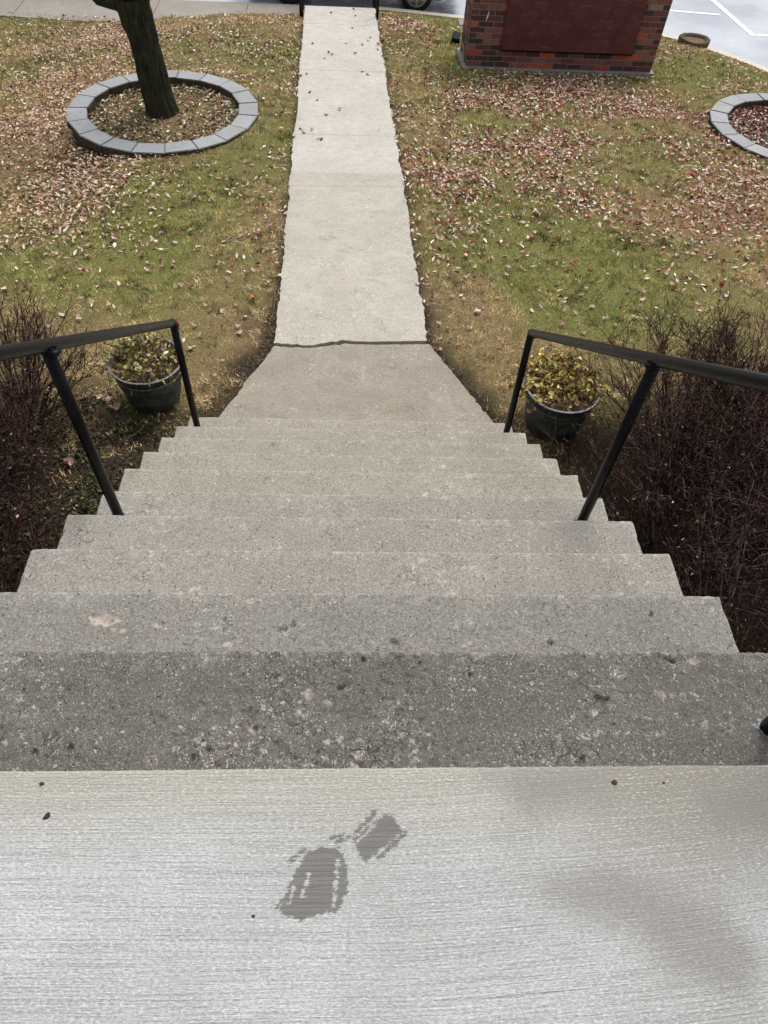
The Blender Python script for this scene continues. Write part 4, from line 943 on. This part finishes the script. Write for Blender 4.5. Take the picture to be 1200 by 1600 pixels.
# individually lying leaves (nearest, largest)
WALK = [(-0.09, 11.31, 'd'), (-0.57, 11.2, 'd'), (-0.38, 10.57, 'o'), (-0.59, 9.86, 'd'), (-0.67, 9.77, 'r'), (-0.52, 9.16, 'd'), (-0.33, 7.65, 'd'), (-0.37, 7.67, 'c'), (-0.14, 8.6, 'c'), (0.05, 10.85, 'd'), (0.15, 11.29, 'r'), (0.23, 11.5, 'p'), (0.27, 11.67, 'd'), (0.38, 11.33, 'p'), (0.37, 11.08, 'r'), (0.05, 12.84, 'd'), (-0.34, 12.95, 'd'), (-0.0, 12.13, 'd'), (0.14, 10.07, 'd'), (0.21, 9.95, 'r'), (0.31, 8.0, 'c'), (-0.3, 8.41, 'd'), (-0.42, 8.89, 't'), (-0.45, 7.93, 'c'), (-0.58, 7.94, 'd'), (-0.54, 7.83, 'd'), (-0.33, 10.82, 'd'), (-0.28, 10.74, 'd'), (0.02, 13.22, 'd'), (0.55, 4.65, 'p')]
NL = [(-0.99, 4.18, 'c'), (-0.76, 4.36, 'o'), (-0.9, 4.39, 'b'), (-1.1, 3.84, 'p'), (-1.85, 6.06, 'c'), (-2.45, 5.41, 'c'), (-2.48, 5.01, 'c'), (-2.54, 4.44, 'b'), (-2.03, 4.02, 'c'), (-1.84, 4.21, 'c'), (-1.62, 4.3, 'b'), (-0.66, 4.6, 'c'), (-2.04, 5.26, 'c'), (-2.33, 6.45, 'c'), (-1.85, 5.86, 'c'), (-1.65, 4.74, 'c'), (-1.36, 4.53, 'p'), (-1.11, 4.25, 'p'), (-0.85, 3.97, 'c'), (-0.82, 3.89, 'p'), (-0.81, 5.38, 'r'), (-0.8, 4.1, 'c'), (-1.98, 4.22, 't'), (-2.16, 4.06, 'c'), (-2.7, 4.41, 'c'), (-1.11, 4.86, 't'), (-0.77, 5.71, 'c'), (-0.81, 4.79, 'c'), (-1.16, 3.97, 'p'), (-1.31, 5.14, 'c'), (-1.15, 3.67, 'c'), (-1.46, 3.9, 'c'), (-1.31, 4.01, 'r'), (-1.48, 3.86, 'p')]
NR = [(1.45, 4.3, 'c'), (1.66, 4.12, 'p'), (1.36, 4.97, 'c'), (1.92, 4.79, 'c'), (2.33, 4.65, 't'), (2.46, 4.63, 'c'), (2.88, 4.48, 'c'), (1.43, 3.75, 'p'), (1.8, 4.29, 'c'), (1.97, 4.67, 'c'), (3.17, 4.76, 'r'), (2.22, 4.43, 'b'), (1.93, 4.99, 'r'), (1.8, 6.06, 'c'), (1.71, 5.62, 'c'), (1.3, 5.63, 'c'), (1.32, 4.85, 'c'), (2.03, 4.22, 'c'), (1.96, 4.39, 't'), (1.71, 4.66, 'b'), (2.08, 4.95, 'r'), (2.75, 4.95, 'c'), (3.06, 5.35, 'c'), (3.6, 5.26, 'c'), (3.34, 5.19, 'r'), (1.0, 4.27, 'c'), (0.92, 4.04, 'c'), (0.75, 4.01, 'p'), (0.68, 4.08, 'c'), (2.32, 4.23, 't'), (1.21, 5.09, 'r'), (1.15, 5.19, 'r'), (1.13, 5.42, 'b'), (1.83, 5.37, 'r'), (2.42, 4.52, 'c'), (3.17, 4.62, 'c'), (2.97, 5.3, 'c')]
PT = [(-1.6, 3.08, 'p'), (-1.53, 3.0, 'p'), (-1.65, 3.1, 'c'), (-1.7, 2.5, 'p'), (-1.74, 3.08, 'c')]
CN = {'c': 'cream', 'p': 'pink', 'r': 'red', 'b': 'brown', 'd': 'dark shrivelled', 'o': 'orange', 't': 'tan'}
g = np.random.default_rng(31)
leafmesh = {}
def bigleaf(v):
    """pointed oval leaf, curled, with midrib fold: 5x7 grid"""
    gg = np.random.default_rng(100+v); nu, nv = 9, 5; V = []
    cl, cw = gg.uniform(.3, 1.4), gg.uniform(-.6, 1.8)
    for i in range(nu):
        t = i/(nu-1); wv = math.sin(math.pi*t**(.7+.08*v))**(.9+.1*v)*(.24+.025*v)
        for j in range(nv):
            s = (j/(nv-1)-.5)*2; V.append((t-.5, s*wv*(1+.22*math.sin(13*t+v+s*2))+.05*math.sin(4*t+v), cw*.35*s*s*wv*2+cl*.22*(2*t-1)**2+.06*math.sin(7*t+2*s+v)))
    V = np.array(V); F = quads(nu, nv)
    st, sf = tube([(-.5, 0, cl*.22), (-.72, .03, cl*.2)], .012, 4); 
    return V, F
for v in range(6): leafmesh[v] = bigleaf(v)
lm = {}
def lay(x, y, c, size, place, z=None):
    v = int(g.integers(0, 6)); key = (v, c)
    if key not in lm: me = meshdata('fallen_leaf', *leafmesh[v], smooth=True); me.materials.append(LEAFM[c]); lm[key] = me
    o = bpy.data.objects.new('fallen_leaf', lm[key]); COL.objects.link(o)
    if z is None: z = float(lawn_z(x, y))+.022
    o.location = (x, y, z); s = size*g.uniform(.85, 1.2); o.scale = (s, s, s); o.rotation_euler = (g.uniform(-.35, .35), g.uniform(-.35, .35), g.uniform(0, 6.28))
    if place in (LL, LR):
        ex = x-walk_x(y)[1] if x > 0 else walk_x(y)[0]-x
        place = 'on the %s lawn ' % ('left' if x < 0 else 'right') + ('at the walkway edge' if ex < .35 else 'near the walkway' if ex < .95 else 'amid open grass' if ex < 1.7 else 'toward the outside') + (', by the flared slab' if y < 4.2 else ', beyond the railings' if y < 4.9 else ', before the first joint' if y < 5.4 else ', farther out')
        sz = 'small ' if s < .042 else 'large ' if s > .055 else ''
    else:
        sz = ''; place += ', its far half' if y > 10.4 else ', its middle part' if y > 6 else ''
    tag(o, f'{sz}{CN[c]} fallen leaf {place}', 'leaf', f'{sz}{CN[c]} fallen leaves {place}')
LL, LR = 'LL', 'LR'
for x, y, c in WALK: lay(x, y, c, .055 if c != 'd' else .050, 'on the pale concrete walkway', float(plane(y))+.004)
for x, y, c in NL: lay(x, y, c, .058, LL)
for x, y, c in NR: lay(x, y, c, .058, LR)
for x, y, c in PT: lay(x, y, c, .085 if c == 'p' else .06, 'on the bare soil beside the left flower pot')
cs = ['c']*5+['p']*3+['t']*2+['b']*2+['r']*2
n = 0
while n < 180:
    x, y = g.uniform(-3.2, 4.2), g.uniform(3.4, 6.4)
    if hard(x, y, .03) or not vis(x, y) or (x > 1.5 and y < 3.9): continue
    lay(x, y, cs[int(g.integers(0, len(cs)))], g.uniform(.030, .052), LL if x < 0 else LR); n += 1

# ---------------------------------------------------------------- parked cars (only the wheels reach into the picture)
M_TYRE = simple('tyre_rubber', (.014, .014, .015), .8, .2, nscale=80, c2=(.025, .025, .026)); M_RIM = simple('alloy_rim', (.55, .53, .50), .32, .5, nscale=30, metal=.85, c2=(.42, .41, .39))
M_GLASS = simple('dark_car_glass', (.02, .025, .03), .08, .6); M_TRIM = simple('black_trim', (.02, .02, .022), .6, .3)
def car(x, y, rz, paint, label, steel=False):
    c = empty('parked_car', (x, y, ZS), rz, label=label, cat='car', group=None)
    HW, WB, WR = .84, 2.36, .295
    prof = [(-2.02, .42), (-2.04, .62), (-1.98, .86), (-1.75, .94), (-1.35, .97), (-.75, 1.36), (.35, 1.42), (.95, 1.38), (1.55, .98), (1.92, .92), (2.0, .66), (1.98, .38), (1.6, .24), (-1.7, .24)]
    # side outline with wheel arches
    def arch(cx): return [(cx+.36*math.cos(a), .30+.36*math.sin(a)) for a in np.linspace(0, math.pi, 11)]
    low = [(-2.02, .40), (-2.05, .60), (-1.98, .84), (-1.72, .93), (-1.20, .97), (1.50, .98), (1.90, .92), (2.0, .66), (1.98, .36), (1.62, .22)]
    out = low + [(WB/2+.36, .22)] + arch(WB/2) + [(WB/2-.36, .22), (-WB/2+.36, .22)] + arch(-WB/2) + [(-WB/2-.36, .22), (-1.75, .22)]
    import bmesh
    def prism(out, w0, w1, zt=None):
        bm = bmesh.new(); A = [bm.verts.new((px, -w0 if (zt is None or pz < zt) else -w1, pz)) for px, pz in out]; B = [bm.verts.new((px, w0 if (zt is None or pz < zt) else w1, pz)) for px, pz in out]
        bm.faces.new(A); bm.faces.new(B[::-1]); n = len(out)
        for i in range(n): bm.faces.new((A[i], B[i], B[(i+1) % n], A[(i+1) % n]))
        bmesh.ops.recalc_face_normals(bm, faces=bm.faces[:]); bmesh.ops.triangulate(bm, faces=bm.faces[:2])
        me = bpy.data.meshes.new('m'); bm.to_mesh(me); bm.free(); return me
    me = prism(out, HW, HW-.04, .9); link('body', me, paint, c)
    me = prism([(-1.15, .96), (-.68, 1.36), (-.5, 1.40), (.55, 1.42), (.85, 1.39), (1.42, .97)], HW-.06, HW-.20, 1.2); link('cabin', me, paint, c)
    for s in (-1, 1):
        for (a, b_, cc, d) in (((-.98, 1.0), (-.62, 1.33), (-.05, 1.36), (-.05, 1.0)), ((.02, 1.0), (.02, 1.36), (.66, 1.35), (1.05, 1.0))):
            V = [(p[0], s*(HW-.055-.14*(p[1]-.96)/.44+.006), p[1]) for p in (a, b_, cc, d)]; mk('window', V, [(0, 1, 2, 3)], M_GLASS, c)
        V, F = box(-.05, .13, .0, .012, .74, .775, .004); V = [(v[0], s*(HW+v[1]), v[2]) for v in V]; mk('door_handle', V, F, M_TRIM, c)
    V, F = box(-2.10, -1.96, -.7, .7, .34, .50, .03); mk('bumper', V, F, M_TRIM, c)
    V, F = box(1.92, 2.06, -.7, .7, .34, .50, .03); mk('bumper', V, F, M_TRIM, c)
    V, F = box(-1.9, 1.9, -.70, .70, .24, .30); mk('underbody', V, F, M_TRIM, c)
    for s in (-.5, .5):
        V, F = box(-2.07, -1.99, s-.14, s+.14, .64, .76, .02); mk('headlight', V, F, M_RIM, c)
        V, F = box(1.955, 2.02, s-.12, s+.12, .66, .80, .02); mk('tail_light', V, F, LEAFM['r'], c)
    for cx in (-WB/2, WB/2):
        for s in (-1, 1):
            wl = empty('wheel', (cx, s*(HW-.10), WR)); wl.parent = c
            V, F = lathe([(.19, -.09), (.24, -.098), (.28, -.085), (WR, -.06), (WR, .06), (.28, .085), (.24, .098), (.19, .09)], 48, ax='y'); mk('tyre', V, F, M_TYRE, wl, smooth=True)
            P = [lathe([(.195, -.07), (.205, s*.092), (.185, s*.095), (.175, s*.05), (.172, -.05)], 40, ax='y'), lathe([(.055, s*.03), (.055, s*.085), (.03, s*.095), (.001, s*.095)], 20, ax='y'), lathe([(.18, s*.012), (.001, s*.012)], 24, ax='y')]
            ns = 5 if steel else 7
            for q in range(ns):
                a = 2*math.pi*q/ns+.3; ca, sa = math.cos(a), math.sin(a); V = []
                for rr, hw in ((.04, .026), (.18, .020)):
                    for yy in (s*.05, s*.084):
                        for t in (-hw, hw): V.append((rr*ca-t*sa, yy, rr*sa+t*ca))
                P.append((V, [(0, 1, 3, 2), (4, 6, 7, 5), (0, 4, 5, 1), (2, 3, 7, 6), (0, 2, 6, 4), (1, 5, 7, 3)]))
            mk('rim', *join(*P), M_RIM, wl)
    return c
car(.03, 15.93, R(-1.7), simple('silver_blue_paint', (.16, .19, .24), .3, .6), 'parked car beyond the far end of the walkway, its two wheels in view')
car(-5.75, 16.05, R(-.5), simple('black_car_paint', (.02, .02, .024), .25, .6), 'black parked car at the top left beyond the sidewalk', True)
